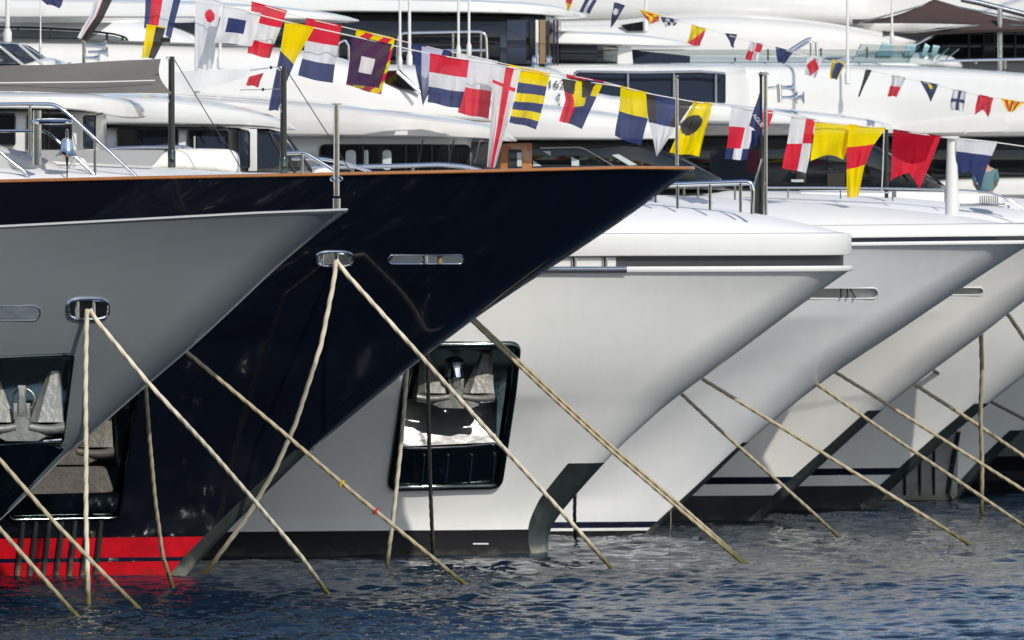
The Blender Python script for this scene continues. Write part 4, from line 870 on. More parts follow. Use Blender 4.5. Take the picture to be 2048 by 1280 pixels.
aw2 = MB().grid(G).build('awning', 'awning_sunlit', None, True, 60); tag(aw2, 'pale triangular awning tapering to the tip of the second black pole', 'awning')
for u, v0, v1, lab, uu in ((343, 113, 333, 'first black awning pole standing on the navy foredeck, nearer the bell', 345), (567, 133, 347, 'second black awning pole on the navy foredeck, with the yellow and navy flag', 567)):
    t = thing('awning_pole', lab, 'pole', P(u, v1, 175.2), 'black awning poles on the navy foredeck')
    pole('staff', 'carbon', t, u, v0, v1, 175.2, .066, .058, 18)
    MB().lathe([(.07, -.02), (.075, .0), (.075, .28), (.068, .3)], P(u + .4, v1, 175.2), n=18).build('socket', 'dark_steel', t)
    MB().tube([(P(u - 7, v0 + 4, 175.2)[0] + .03 * math.cos(a), 175.15, Z(v0 + 4, 175.2) + .03 * math.sin(a)) for a in np.linspace(0, 6.28, 10)[:-1]], .012, 6, True).build('eye_ring', 'steel', t)
    MB().tube([P(u - 4, v0 + 75, 175.1), P(u - 7, v0 + 82, 175.1), P(u - 5, v0 + 92, 175.1)], .014, 6).build('shackle', 'steel', t)
def wire(label, pts, d, r=.009, name='guy_wire', mat='wire', cat='wire', group=None):
    o = MB().tube(rail_path([P(u, v, d) for u, v in pts], max(8, 6 * len(pts)), 0), r, 6).build(name, mat); tag(o, label, cat, group); return o
wire('thin dark stay from the first black pole down to the white covered locker', [(348, 118), (432, 258), (462, 302), (486, 344)], 175.4)
wire('thin dark stay from the second black pole down behind the steel staff', [(572, 138), (668, 288), (702, 345)], 175.4)
w_ = wire('grey upper cord with a dark bead joining pale awning and second pole', [(500, 141), (542, 135), (566, 133)], 175.8, .008, 'cord', 'steel', 'cord')
MB().lathe([(0, -.03), (.03, -.015), (.03, .015), (0, .03)], P(542, 135, 175.8), 'x', 12).build('bead', 'black', w_)
w_ = wire('grey lower cord with a dark bead ending halfway down the second pole', [(480, 180), (526, 179), (564, 177)], 175.8, .008, 'cord', 'steel', 'cord')
MB().lathe([(0, -.03), (.03, -.015), (.03, .015), (0, .03)], P(526, 179, 175.8), 'x', 12).build('bead', 'black', w_)
# navy bow staff
t = thing('flagstaff', 'slim steel staff on the navy bow tip in front of the black-disc flag', 'flagstaff', P(1354, 331, D2))
pole('staff', 'chrome', t, 1354, 156, 331, D2, .034, .028)
MB().lathe([(.0, -.04), (.03, -.03), (.045, 0), (.03, .03), (.0, .04)], P(1354, 154, D2), n=14).build('truck', 'steel', t)
# parasols
DP = 221.
def parasol(label, apex, left, right, near_v, d, depth):
    t = thing('parasol', label, 'parasol', P(apex[0], 140, d), 'brown parasols on the top deck')
    ca = [P(left[0], left[1], d - depth), P(right[0], right[1], d - depth), P(right[0], right[1], d + depth), P(left[0], left[1], d + depth)]; A = P(apex[0], apex[1], d)
    mb = MB()
    for i in range(4):
        a, b = np.array(ca[i]), np.array(ca[(i + 1) % 4]); G = []
        for q in np.linspace(0, 1, 9):
            row = []
            for s in np.linspace(0, 1, 9):
                e = a + (b - a) * s; pt = np.array(A) + (e - np.array(A)) * q; pt[2] -= .16 * math.sin(math.pi * q) + .10 * q * math.sin(math.pi * s) * -1; row.append(tuple(pt))
            G.append(row)
        mb.grid(G)
    mb.build('canopy', 'brown', t, True, 50)
    G2 = [tuple(c) for c in ca]
    for c in ca: MB().tube([(A[0], A[1], A[2] - .08), tuple(np.array(c) + (0, 0, -.03))], .02, 6).build('rib', 'steel', t)
    return t
p1 = parasol('upper brown parasol with its pointed left corner reaching furthest out', (1868, -2), (1705, 47), (2220, 70), 0, DP + .6, 1.6)
p2 = parasol('lower brown parasol tucked under the bigger one beside the steel post', (1985, 40), (1765, 70), (2260, 64), 0, DP - 1.2, 1.4)
ps = MB().tube([P(2000, 150, DP - 1.5), P(2000, 80, DP - 1.5), P(2000, 16, DP - 1.5)], .06, 14).build('post', 'steel', p2)
pa = MB().tube([P(1922, -2, DP - 1.4), P(1960, 6, DP - 1.4), P(2070, 34, DP - 1.4)], .07, 12).build('arm', 'steel', p1)
# person behind the white and blue flag
DPn = 206.6
pe = thing('person', 'person in a teal shirt, back turned, half hidden behind the white and blue flag', 'person', P(1972, 480, DPn))
zf = Z(385, DPn) - .96; xc = X(1972, DPn)
import bmesh
def skinned(name, verts, edges, rad, mat, parent, rootv=0):
    me = bpy.data.meshes.new(name); me.from_pydata([tuple(Vector(v) - BASE[parent]) for v in verts], edges, []); me.materials.append(M[mat])
    o = bpy.data.objects.new(name, me); COL.objects.link(o)
    sk = o.modifiers.new('Skin', 'SKIN'); sk.use_smooth_shade = True
    for i, r in enumerate(rad): me.skin_vertices[0].data[i].radius = (r if isinstance(r, tuple) else (r, r)); me.skin_vertices[0].data[i].use_root = (i == rootv)
    o.modifiers.new('Sub', 'SUBSURF').levels = 2; o.modifiers['Sub'].render_levels = 2
    bpy.context.view_layer.update(); ev = o.evaluated_get(bpy.context.evaluated_depsgraph_get())
    m2 = bpy.data.meshes.new_from_object(ev); bpy.data.objects.remove(o); m2.name = name
    m2.materials.clear(); m2.materials.append(M[mat])
    o = bpy.data.objects.new(name, m2); COL.objects.link(o); o.parent = parent; BASE[o] = BASE[parent]
    return o
B = lambda x, y, z: (xc + x, DPn + y, zf + z)
V = [B(0, 0, .94), B(0, -.0, 1.12), B(.0, .01, 1.3), B(0, .03, 1.45), B(0, .05, 1.55), B(0, .07, 1.64), B(0, .06, 1.74),
     B(-.19, .03, 1.42), B(-.25, .10, 1.16), B(-.17, .26, 1.04), B(-.12, .32, 1.02), B(.19, .03, 1.42), B(.24, .12, 1.16), B(.16, .28, 1.05), B(.12, .34, 1.03),
     B(-.10, 0, .88), B(-.11, -.01, .5), B(-.11, .02, .09), B(-.12, .16, .04), B(.10, 0, .88), B(.12, .03, .5), B(.13, .04, .09), B(.14, .18, .04)]
E = [(0, 1), (1, 2), (2, 3), (3, 4), (4, 5), (5, 6), (3, 7), (7, 8), (8, 9), (9, 10), (3, 11), (11, 12), (12, 13), (13, 14), (0, 15), (15, 16), (16, 17), (17, 18), (0, 19), (19, 20), (20, 21), (21, 22)]
Rr = [.14, .13, .15, .12, .055, .085, .08, .07, .05, .036, .03, .07, .05, .036, .03, .09, .06, .042, .035, .09, .06, .042, .035]
bd = skinned('body', V, E, Rr, 'skin', pe)
skinned('shirt', [B(0, 0, .93), B(0, 0, 1.12), B(0, .01, 1.3), B(0, .04, 1.49), B(-.19, .03, 1.42), B(-.25, .09, 1.18), B(.19, .03, 1.42), B(.24, .11, 1.18)], [(0, 1), (1, 2), (2, 3), (3, 4), (4, 5), (3, 6), (6, 7)], [(.20, .16), (.2, .155), (.22, .165), (.15, .12), .1, .08, .1, .08], 'teal', pe)
skinned('shorts', [B(0, 0, .95), B(-.10, 0, .84), B(-.11, -.01, .55), B(.10, 0, .84), B(.12, .02, .55)], [(0, 1), (1, 2), (0, 3), (3, 4)], [.17, .115, .09, .115, .09], 'shorts', pe)
MB().lathe([(.0, -.03), (.07, -.02), (.1, .05), (.105, .11), (.08, .17), (.0, .2)], B(0, .055, 1.6), n=16).build('hair', 'hair', pe)
for s_ in (-1, 1):
    for k in range(5): MB().tube([B(s_ * (.125 - .012 * k), .34 + .008 * k, 1.03), B(s_ * (.115 - .012 * k), .38 + .006 * k, 1.0 - (.01 if k else -.02)), B(s_ * (.10 - .012 * k), .40, .98)], [.011, .01, .008], 6).build('finger', 'skin', pe)
# ================================================================== SIGNAL FLAGS
def d1(u): return 196.4 - (1903 - u) * .0062       # the dressing line runs from the white mast up and aft
def d2(u): return d1(u) + .7
def ds(u): return 209.0 + (2048 - u) * .0012
FLAGS = 'signal flags on the long dressing line'
SMALL = 'small signal flags on the farther line'
def split(ts, cols):
    def f(s, t):
        for k, x in zip(cols, ts):
            if t < x: return k
        return cols[-1]
    return f
def splitv(ss, cols):
    def f(s, t):
        for k, x in zip(cols, ss):
            if s < x: return k
        return cols[-1]
    return f
def disc(bg, fg, cs, ct, rs, rt): return lambda s, t: fg if ((s - cs) / rs) ** 2 + ((t - ct) / rt) ** 2 < 1 else bg
def sq(bg, fg, s0, s1, t0, t1): return lambda s, t: fg if s0 < s < s1 and t0 < t < t1 else bg
def quarters(cols, sm=.5, tm=.5): return lambda s, t: cols[(1 if s > sm else 0) + (2 if t > tm else 0)]
def cross(bg, fg, s0, s1, t0, t1): return lambda s, t: fg if s0 < s < s1 or t0 < t < t1 else bg
def zflag(s, t):
    if t < .30 + .12 * s and (s < .34 - .1 * t or .48 + .2 * t < s < .86 - .5 * t): return 'K'
    if (t < .62 - .2 * abs(s - .4) and s > .10 + t * .45 and s < .66 + .1 * t) or (s > .8 and t < .3): return 'Y'
    return 'R' if s < .46 - .05 * t and t > .2 else ('B' if s > .46 or t > .6 else 'R')
def diag(n, a, b): return lambda s, t: (a, b)[int((s + t * 1.25) * n) % 2]
def saltire(bg, fg, w): return lambda s, t: fg if abs(s - t) < w or abs(s + t - 1) < w else bg
def flag(label, left, right, pat, df, group=FLAGS, n=40, notch=0, amp=.075, arch=0, name='signal_flag'):
    """cloth between a left and a right edge line (photo pixels); s across, t downwards; notch cuts a swallow tail"""
    L = np.array(left, float); Rr = np.array(right, float); cols = []; G = []; ph = random.uniform(0, 6); k1 = random.uniform(5, 9); k2 = random.uniform(2, 4)
    def along(E, t):
        q = np.linspace(0, 1, len(E)); return np.array([np.interp(t, q, E[:, 0]), np.interp(t, q, E[:, 1])])
    m = n
    for i in range(m + 1):
        row = []
        for j in range(n + 1):
            s = j / n; tm = 1 - notch * (1 - abs(2 * s - 1)) ** .8; t = i / m * tm
            q = along(L, t) * (1 - s) + along(Rr, t) * s
            q[1] -= arch * math.sin(math.pi * s) * t * t
            q = q + np.array((math.sin(t * k2 * 2 + ph + s * 2), math.sin(s * k1 + ph))) * (1.1 * t)
            d = df(q[0]) + amp * (.25 + t) * (math.sin(s * k1 + t * k2 + ph) + .5 * math.sin(s * k1 * 2.3 - t * 3 + ph * 2))
            row.append(P(q[0], q[1], d))
        G.append(row)
    keys = []; ms = []
    for i in range(m):
        for j in range(n):
            s = (j + .5) / n; tm = 1 - notch * (1 - abs(2 * s - 1)) ** .8; k = pat(s, (i + .5) / m * tm)
            if k not in keys: keys.append(k)
            ms.append(keys.index(k))
    # hoist hem along the line
    o = MB().grid(G, ms).build(name, ['flag_' + k for k in keys], None, True, 80)
    tag(o, label, 'flag', group)
    MB().tube([tuple(np.array(q) + (0, -.006, .004)) for q in G[0][::4]], .013, 6).build('hoist_hem', 'flag_W' if keys[0] in 'WG' else 'flag_' + keys[0], o)
    return o
T3 = lambda a, b: split([a, b, 1], 'RWB')
flag('plain navy flag cut off by the top edge at the left', [(76, -8), (92, 8)], [(128, -4), (120, 16)], lambda s, t: 'B', d2, n=16)
flag('white flag with dark grey right half, hanging slantwise at the top left', [(196, -24), (180, 30), (155, 74)], [(228, -8), (205, 40), (171, 83)], splitv([.45, .49, 1], 'WRK'), d1)
flag('upright red, white and navy striped flag above the black-yellow one', [(291, -16), (289, 55)], [(362, -4), (342, 76)], splitv([.17, .50, .80, 1], 'BRWB'), d2)
flag('half yellow, half black flag hanging below the upright red stripes', [(293, 50), (288, 90), (283, 116)], [(331, 56), (322, 90), (308, 117)], splitv([.5, 1], 'YK'), d1)
flag('long white pennant with one red disc', [(392, -12), (388, 140)], [(442, 4), (425, 138)], disc('W', 'R', .62, .24, .21, .085), d2)
flag('white flag with a navy square in the middle', [(446, 11), (438, 50), (427, 85)], [(522, 28), (514, 60), (505, 92)], sq('W', 'B', .2, .68, .28, .68), d1)
flag('red-white-red flag left of the yellow and navy pennant', [(503, 4), (500, 60), (496, 107)], [(574, 23), (556, 70), (539, 117)], split([.36, .70, 1], 'RWR'), d2)
flag('small red flag tail peeping out under the red-white-red flag', [(502, 138), (493, 170)], [(527, 146), (516, 174)], lambda s, t: 'R', lambda u: d2(u) + .4, n=16)
flag('yellow over navy long pennant behind the second black pole', [(570, 43), (558, 115), (537, 220)], [(628, 56), (592, 120), (573, 165), (555, 222)], split([.40, 1], 'YB'), d1)
flag('red, white and navy flag next to the yellow and navy pennant', [(612, 37), (608, 100), (597, 152)], [(683, 52), (674, 110), (665, 167)], T3(.34, .68), d2)
flag('yellow and red diagonally striped flag behind the purple one', [(713, 60), (702, 120), (692, 170)], [(790, 78), (776, 140), (763, 190)], diag(4.2, 'Y', 'R'), d2)
flag('navy flag with a white square, tinted purple by the striped flag behind', [(704, 72), (699, 120), (694, 166)], [(783, 90), (771, 140), (757, 177)], sq('P', 'W', .3, .68, .34, .70), d1)  # navy cloth coloured purple to imitate light through the flag behind
flag('navy and pale blue triangular pennant tucked behind the striped flag', [(824, 87), (833, 150), (845, 211)], [(902, 104), (870, 160), (847, 212)], splitv([.24, .8, 1], 'BGB'), d2)
flag('red, white and navy flag left of the white and red pair', [(860, 108), (858, 160), (854, 205)], [(938, 122), (931, 170), (921, 217)], T3(.36, .66), d1)
flag('white over red flag beside the red cross pennant', [(922, 108), (922, 170), (916, 226)], [(995, 124), (984, 180), (978, 238)], split([.53, 1], 'WR'), d2)
flag('long white pennant with a red cross', [(987, 128), (984, 190), (975, 335)], [(1042, 139), (1028, 190), (1010, 270), (990, 335)], cross('W', 'R', .46, .74, .25, .31), d1)
flag('yellow flag strip showing behind the top of the navy-striped flag', [(1018, 130), (1020, 150)], [(1100, 149), (1096, 165)], lambda s, t: 'Y', d2, n=12)
flag('yellow and navy six-striped flag', [(1040, 140), (1030, 200), (1017, 244)], [(1099, 152), (1087, 205), (1072, 258)], split([.19, .37, .53, .69, .84, 1], 'YBYBYB'), d1)
flag('folded black, yellow, red and navy flag', [(1124, 157), (1131, 200), (1119, 241)], [(1206, 167), (1186, 210), (1163, 257)], zflag, d1, n=56, amp=.1)
flag('red and navy strip behind the top of the folded flag', [(1133, 150), (1133, 160)], [(1207, 164), (1202, 176)], splitv([.5, 1], 'RB'), d2, n=12)
flag('yellow over navy flag left of the black pennant', [(1242, 173), (1237, 225), (1230, 272)], [(1292, 186), (1296, 240), (1281, 293)], split([.47, 1], 'YB'), d1)
flag('black, navy and white tapering pennant', [(1288, 186), (1298, 245), (1312, 311)], [(1388, 204), (1351, 256), (1316, 312)], lambda s, t: 'W' if t > .50 else ('K' if s < .25 or s > .75 else 'B'), lambda u: d1(u) + .15)
flag('yellow flag with a big black disc', [(1388, 204), (1362, 250), (1340, 306)], [(1426, 208), (1414, 250), (1398, 312)], disc('Y', 'K', .38, .47, .40, .20), d1)
flag('white, red and navy chequered flag behind the double steel staff', [(1462, 213), (1456, 270), (1450, 319)], [(1518, 222), (1505, 270), (1494, 319)], lambda s, t: 'W' if t < .35 else (('R' if s < .62 else 'W') if t < .78 else ('B' if s < .36 or s > .72 else 'W')), d1)
flag('sliver of red flag right of the double steel staff', [(1518, 221), (1506, 252)], [(1548, 223), (1534, 264)], lambda s, t: 'R', d2, n=14)
bu = flag('navy club burgee with white lettering lying against the double steel staff', [(1518, 190), (1507, 222), (1497, 250)], [(1519, 190), (1523, 225), (1522, 270)], lambda s, t: 'B', lambda u: 186 - .12 + (1523 - u) * .004, None, 20, 0, .02, name='burgee')
text_mesh('lettering', 'AGLIE', .115, P(1504, 231, 185.72), (R(90), R(52), 0), 'white', bu, .003)
flag('navy tail of cloth below the burgee', [(1503, 262), (1500, 300)], [(1522, 266), (1521, 285)], lambda s, t: 'B', lambda u: 186.15, None, 14)
flag('white and red quartered flag left of the plain yellow one', [(1582, 232), (1574, 290), (1563, 335)], [(1630, 239), (1623, 290), (1612, 347)], quarters('WRRW', .62, .47), d1)
flag('plain yellow flag without any marking', [(1630, 243), (1626, 285), (1621, 321)], [(1712, 251), (1697, 290), (1686, 319)], lambda s, t: 'Y', lambda u: d1(u) + .2, arch=9)
flag('yellow, red and yellow long flag', [(1699, 250), (1693, 300), (1693, 345), (1695, 395)], [(1771, 257), (1746, 292), (1729, 335), (1717, 393)], split([.30, .62, 1], 'YRY'), d1)
flag('red swallow-tailed flag left of the fat white mast', [(1786, 260), (1783, 320), (1781, 364)], [(1882, 273), (1860, 330), (1838, 382)], lambda s, t: 'D' if t < .52 - .5 * (s - .45) ** 2 and s < .9 - t * .1 else 'R', d1, notch=.30, amp=.08, n=72)  # darker red top is the shade of a fold put into the colour
flag('white and navy swallow-tailed flag right of the fat white mast', [(1914, 277), (1912, 320), (1915, 352)], [(1995, 285), (1976, 330), (1960, 381)], split([.30, 1], 'WB'), d1, notch=.26, arch=6, n=72)
def line(label, pts, df, r, name='dressing_line'):
    q = interp(pts, 140, 2); o = MB().tube([P(u, v, df(u)) for u, v in q], r, 6).build(name, 'cord'); tag(o, label, 'rope', 'dressing lines'); return o
line('front white dressing line carrying most of the big flags', [(110, -45), (200, -25), (300, -14), (446, 11), (570, 43), (704, 72), (860, 108), (988, 128), (1040, 139), (1125, 157), (1242, 173), (1290, 186), (1388, 204), (1462, 213), (1582, 232), (1630, 243), (1771, 257), (1786, 260), (1904, 277), (1995, 285), (2048, 293), (2200, 310)], d1, .012)
line('second white dressing line just above and behind the front one', [(60, -60), (291, -16), (392, -12), (503, 4), (612, 37), (713, 60), (824, 87), (922, 108), (1018, 130), (1133, 150), (1207, 164), (1352, 200)], d2, .010)
sm = lambda lab, l, r_, pat, **k: flag(lab, l, r_, pat, ds, SMALL, k.pop('n', 24), **k)
sm('small yellow and red flag cut off by the top edge', [(1131, -6), (1134, 22)], [(1146, -2), (1139, 22)], split([.4, 1], 'RY'))
sm('small navy, white and navy flag at the top edge', [(1172, -6), (1159, 23)], [(1196, -2), (1178, 28)], splitv([.38, .68, 1], 'BWB'))
sm('small navy pennant with a white disc', [(1228, 5), (1224, 30), (1220, 55)], [(1250, 12), (1236, 35), (1222, 55)], disc('B', 'W', .42, .33, .34, .13))
sm('small red flag crossed in yellow, blown out sideways', [(1279, 20), (1301, 47)], [(1318, 31), (1318, 43)], saltire('R', 'Y', .13), amp=.1)
sm('small crumpled navy and white chequered flag', [(1321, 35), (1331, 54)], [(1357, 40), (1352, 50)], lambda s, t: 'BW'[(int(s * 3.9) + int(t * 2)) % 2], amp=.1)
sm('small flag split diagonally yellow and red', [(1384, 50), (1375, 87)], [(1412, 58), (1400, 93)], lambda s, t: 'Y' if s + t < 1.02 else 'R')
sm('small navy wedge flag between the diagonal and the red-white one', [(1451, 68), (1458, 82), (1464, 95)], [(1474, 70), (1470, 82), (1467, 95)], lambda s, t: 'B')
sm('small white and red quartered flag', [(1500, 83), (1491, 119)], [(1527, 88), (1514, 122)], quarters('WRRW'))
sm('small plain navy flag left of the red diamond', [(1551, 95), (1556, 125)], [(1587, 104), (1568, 127)], lambda s, t: 'B')
sm('small white flag with a red diamond', [(1616, 112), (1608, 150)], [(1644, 118), (1632, 155)], lambda s, t: 'R' if abs(s - .5) + abs(t - .5) < .46 else 'W')
sm('small yellow and navy flag', [(1664, 120), (1659, 156)], [(1691, 128), (1673, 160)], splitv([.25, .9, 1], 'YBY'))
sm('small dark grey pennant', [(1731, 139), (1717, 193)], [(1743, 142), (1719, 194)], lambda s, t: 'K')
sm('small white over red flag', [(1784, 150), (1776, 192)], [(1812, 156), (1793, 194)], split([.5, 1], 'WR'))
sm('small navy wedge flag with a yellow band', [(1841, 163), (1861, 203)], [(1876, 170), (1863, 203)], lambda s, t: 'Y' if .35 < s - t * .5 < .62 and t < .3 else 'B')
sm('small white flag with a navy cross', [(1906, 179), (1898, 220)], [(1934, 183), (1925, 223)], cross('W', 'B', .4, .64, .42, .58))
sm('small red swallow-tailed flag', [(1956, 190), (1948, 229)], [(1987, 196), (1977, 235)], lambda s, t: 'R', notch=.3)
sm('small yellow and red striped flag at the right edge', [(2002, 198), (2016, 224)], [(2050, 205), (2024, 224)], splitv([.14, .28, .42, .56, .7, .85, 1], 'YRYRYRY'))
line('thin farther line carrying the small flags', [(1040, -40), (1131, -7), (1228, 4), (1300, 22), (1384, 49), (1500, 83), (1616, 112), (1731, 139), (1841, 163), (1956, 190), (2060, 207), (2200, 232)], ds, .009)

# ================================================================== MOORING ROPES
def wd(v): return 7.2 * F / (v - V0)          # distance at which photo row v meets the water
def rope(label, pts, d0, dend=None, r=.041, mat='rope', strands=3, hold=0., dip=.6, n=150):
    """laid rope through photo pixels; distance runs evenly from d0 to the water"""
    q = interp(pts, n, 6); t = np.linspace(0, 1, n); d_e = dend if dend else wd(pts[-1][1])
    path = [Vector(P(u, v, d0 + (d_e - d0) * max(0, k - hold) / (1 - hold))) for (u, v), k in zip(q, t)]
    path.append(path[-1] + (path[-1] - path[-8]).normalized() * dip)
    L = [0]
    for a, b in zip(path, path[1:]): L.append(L[-1] + (b - a).length)
    m = int(L[-1] / .022); G = []; arr = np.array([tuple(p) for p in path]); nn = 18
    s = np.linspace(0, L[-1], m); C = np.stack([np.interp(s, L, arr[:, k]) for k in range(3)], 1)
    up = Vector((0, 1, 0))
    for i in range(m):
        tg = Vector(C[min(i + 1, m - 1)] - C[max(i - 1, 0)]).normalized(); x = (up - tg * up.dot(tg)).normalized(); y = tg.cross(x); tw = s[i] * 2 * math.pi / (r * 7.5)
        row = []
        for k in range(nn):
            a = 2 * math.pi * k / nn; rr = r * (.76 + .27 * abs(math.cos((a * strands - tw) / 2)))
            row.append(Vector(C[i]) + (x * math.cos(a) + y * math.sin(a)) * rr)
        G.append(row)
    o = MB().grid(G, 0, True).build('mooring_rope', mat, None, True, 180); tag(o, label, 'rope', 'mooring ropes'); return o
y_ = lambda h, u, v: h.at(u, v)[1] - .07
rope('rope hanging straight down from the oval fairlead of the grey bow', [(175, 618), (173, 640), (171, 780), (172, 900), (172, 1040), (177, 1203)], y_(h1, 175, 618), y_(h1, 175, 618) + .1, r=.043)
rope('rope running from the grey fairlead down to the right into open water', [(180, 618), (188, 635), (300, 770), (420, 900), (520, 1015), (600, 1110), (657, 1189)], y_(h1, 180, 618), hold=.37, r=.041)
rope('left rope crossing the anchor plate and red stripe near the left edge', [(-300, 620), (-150, 760), (0, 920), (100, 1035), (200, 1140), (281, 1220)], 163.6, r=.039, mat='rope_tan')
rope('lowest rope in the bottom left corner', [(-330, 700), (-150, 890), (0, 1058), (90, 1160), (156, 1234)], 161.6, r=.039, mat='rope_tan')
rope('slightly bowed rope dropping past the navy anchor pocket to the red stripe', [(286, 640), (291, 768), (299, 880), (310, 1000), (325, 1110), (346, 1177)], 166.6, r=.039, mat='rope_tan')
rope('long tan rope from behind the grey bow with yellow and red ties', [(200, 560), (368, 700), (560, 860), (700, 980), (840, 1095), (932, 1170)], 166.6, r=.039, mat='rope_tan')
rope('white rope from the navy fairlead slanting left down to the steel stem', [(672, 520), (668, 560), (642, 690), (590, 850), (550, 940), (490, 1040), (408, 1150)], y_(h2, 672, 518), hold=.3, r=.046)
rope('white rope from the navy fairlead slanting right across the white anchor pocket', [(672, 520), (690, 545), (850, 722), (1000, 888), (1120, 1020), (1228, 1142)], y_(h2, 672, 518), hold=.25, r=.044)
rope('upper strand of the doubled rope from behind the navy bow', [(720, 440), (944, 634), (1100, 780), (1220, 890), (1360, 1010), (1492, 1127)], 177.6, r=.036, mat='rope_tan')
rope('lower strand of the doubled rope from behind the navy bow', [(716, 446), (940, 638), (1096, 786), (1216, 896), (1356, 1016), (1488, 1128)], 177.5, r=.036, mat='rope_tan')
rope('dark rope hanging straight down in front of the white anchor pocket', [(848, 600), (855, 705), (857, 830), (860, 960), (866, 1106)], 178.6, 185.3, r=.041, mat='rope_dark')
rope('rope curving down along the left edge of the white anchor pocket', [(826, 600), (815, 730), (803, 880), (788, 1020), (774, 1132)], 178.8, r=.043)
rope('thin light rope ending nearest the centre of the far water', [(1200, 640), (1360, 785), (1440, 860), (1536, 945), (1620, 1020), (1684, 1080)], 187.4, r=.037, mat='rope_tan')
rope('rope, dark above and tan below, ending beside the second far stem', [(1250, 660), (1400, 755), (1536, 838), (1700, 940), (1830, 1020), (1941, 1090)], 187.6, r=.039, mat='rope_tan')
rope('dark rope hanging plumb behind the curved white stem', [(1146, 700), (1150, 985), (1149, 1030), (1151, 1078)], 188.2, 194.5, r=.039, mat='rope_dark')
rope('steep slanting tan rope leaving the frame below the yellowed chain', [(1500, 680), (1636, 770), (1800, 884), (1940, 978), (2060, 1060), (2110, 1092)], 198., r=.039, mat='rope_tan')
rope('tan rope crossing the anchor plate of the pale yacht', [(1540, 660), (1672, 745), (1761, 800), (1900, 888), (2048, 981), (2150, 1046)], 198.2, r=.039, mat='rope_tan')
rope('dark rope in the upper right passing the last stems', [(1740, 655), (1867, 740), (1975, 800), (2048, 838), (2300, 985)], 206.5, r=.039, mat='rope_dark')
rope('tan rope emerging from the sixth stem towards the right edge', [(1800, 750), (1945, 843), (2048, 913), (2200, 1015)], 206.8, r=.043, mat='rope_tan')
rope('thick yellowed braided rope hanging plumb near the right edge', [(1962, 590), (1962, 672), (1964, 740), (1961, 830), (1964, 930), (1963, 1028)], 206.6, 209.4, r=.05, mat='rope_tan', strands=4)
rope('short piece of tan rope at the right edge under the last bows', [(1960, 560), (2018, 632), (2048, 676), (2120, 800), (2200, 990)], 206.6, 210, r=.046, mat='rope_tan')
cd = MB().tube([P(u, v, 181.4) for u, v in rail_path([(1341, 1012), (1342, 1040), (1340, 1080), (1339, 1122)], 14, 1)], .007, 6).build('loose_cord', 'rope_tan'); tag(cd, 'thin loose white cord dangling from the doubled rope to the water', 'cord')
for i, (u, v, c, lb) in enumerate(((683, 967, 'flag_Y', 'yellow tie knotted round the long tan rope'), (751, 1022, 'flag_R', 'red tie knotted round the long tan rope'))):
    d_ = 166.6 + (wd(1170) - 166.6) * ((u - 200) / 732); o = MB().tube([(P(u, v, d_)[0] + .06 * math.cos(a) * .8, d_ - .01 + .07 * math.sin(a), P(u, v, d_)[2] + .05 * math.cos(a)) for a in np.linspace(0, 2 * math.pi, 13)[:-1]], .016, 6, True)
    o.tube([P(u, v, d_ - .06), P(u - 2, v + 7, d_ - .08)], .012, 6); o = o.build('tie', c); tag(o, lb, 'tie')

# ================================================================== WATER
gx = np.r_[-30000, -3000, -900, -300, -90, -40, -22, np.linspace(-13, 13, 500), 22, 40, 90, 300, 900, 3000, 30000]
gy = np.r_[-30000, -6000, -1500, -300, -60, 20, 80, 110, 124, 132, np.linspace(135, 149, 70), np.linspace(149.15, 178, 380), np.linspace(178.12, 228, 330), 240, 260, 300, 400, 700, 1500, 4000, 30000]
XX, YY = np.meshgrid(gx, gy); ZZ = np.zeros_like(XX); DX = np.zeros_like(XX)
wf = np.clip((YY - 135) / 6, 0, 1) * np.clip((240 - YY) / 8, 0, 1) * np.clip((22 - np.abs(XX)) / 8, 0, 1)
for k in range(150):
    lam = .26 * (9 ** rng.random() ); th = rng.normal(-1.75, .62); kk = 2 * math.pi / lam
    am = .0034 * lam ** .74 * rng.uniform(.5, 1.2); ph = rng.uniform(0, 6.28)
    arg = kk * (XX * math.cos(th) + YY * math.sin(th)) + ph
    ZZ += am * (np.sin(arg) + .32 * np.sin(2 * arg + 1.57))
gust = 1 + .35 * np.sin(XX * .31 + YY * .11 + 1) * np.sin(YY * .19 - XX * .07) - .25 * np.clip((YY - 170) / 30, 0, 1)
ZZ *= wf * gust
r_, c_ = XX.shape; ii = np.arange(r_ * c_).reshape(r_, c_)
me = bpy.data.meshes.new('water'); V = np.stack([XX.ravel(), YY.ravel(), ZZ.ravel()], 1)
Fq = np.stack([ii[:-1, :-1].ravel(), ii[:-1, 1:].ravel(), ii[1:, 1:].ravel(), ii[1:, :-1].ravel()], 1)
me.vertices.add(len(V)); me.vertices.foreach_set('co', V.ravel()); me.loops.add(Fq.size); me.loops.foreach_set('vertex_index', Fq.ravel())
me.polygons.add(len(Fq)); me.polygons.foreach_set('loop_start', np.arange(0, Fq.size, 4)); me.polygons.foreach_set('loop_total', np.full(len(Fq), 4))
me.polygons.foreach_set('use_smooth', np.ones(len(Fq), bool)); me.update(); me.validate()
wm, nt, b = new_mat('harbour_water'); b.inputs['Base Color'].default_value = (.005, .017, .034, 1); b.inputs['Roughness'].default_value = .03; b.inputs['IOR'].default_value = 1.34
g = nt.nodes.new('ShaderNodeNewGeometry')
mp = nt.nodes.new('ShaderNodeMapping'); mp.inputs['Scale'].default_value = (1, 1.6, 1); nt.links.new(g.outputs['Position'], mp.inputs['Vector'])
n1 = nt.nodes.new('ShaderNodeTexNoise'); n1.inputs['Scale'].default_value = 7; n1.inputs['Detail'].default_value = 3; nt.links.new(mp.outputs['Vector'], n1.inputs['Vector'])
bp_ = nt.nodes.new('ShaderNodeBump'); bp_.inputs['Strength'].default_value = .8; bp_.inputs['Distance'].default_value = .02
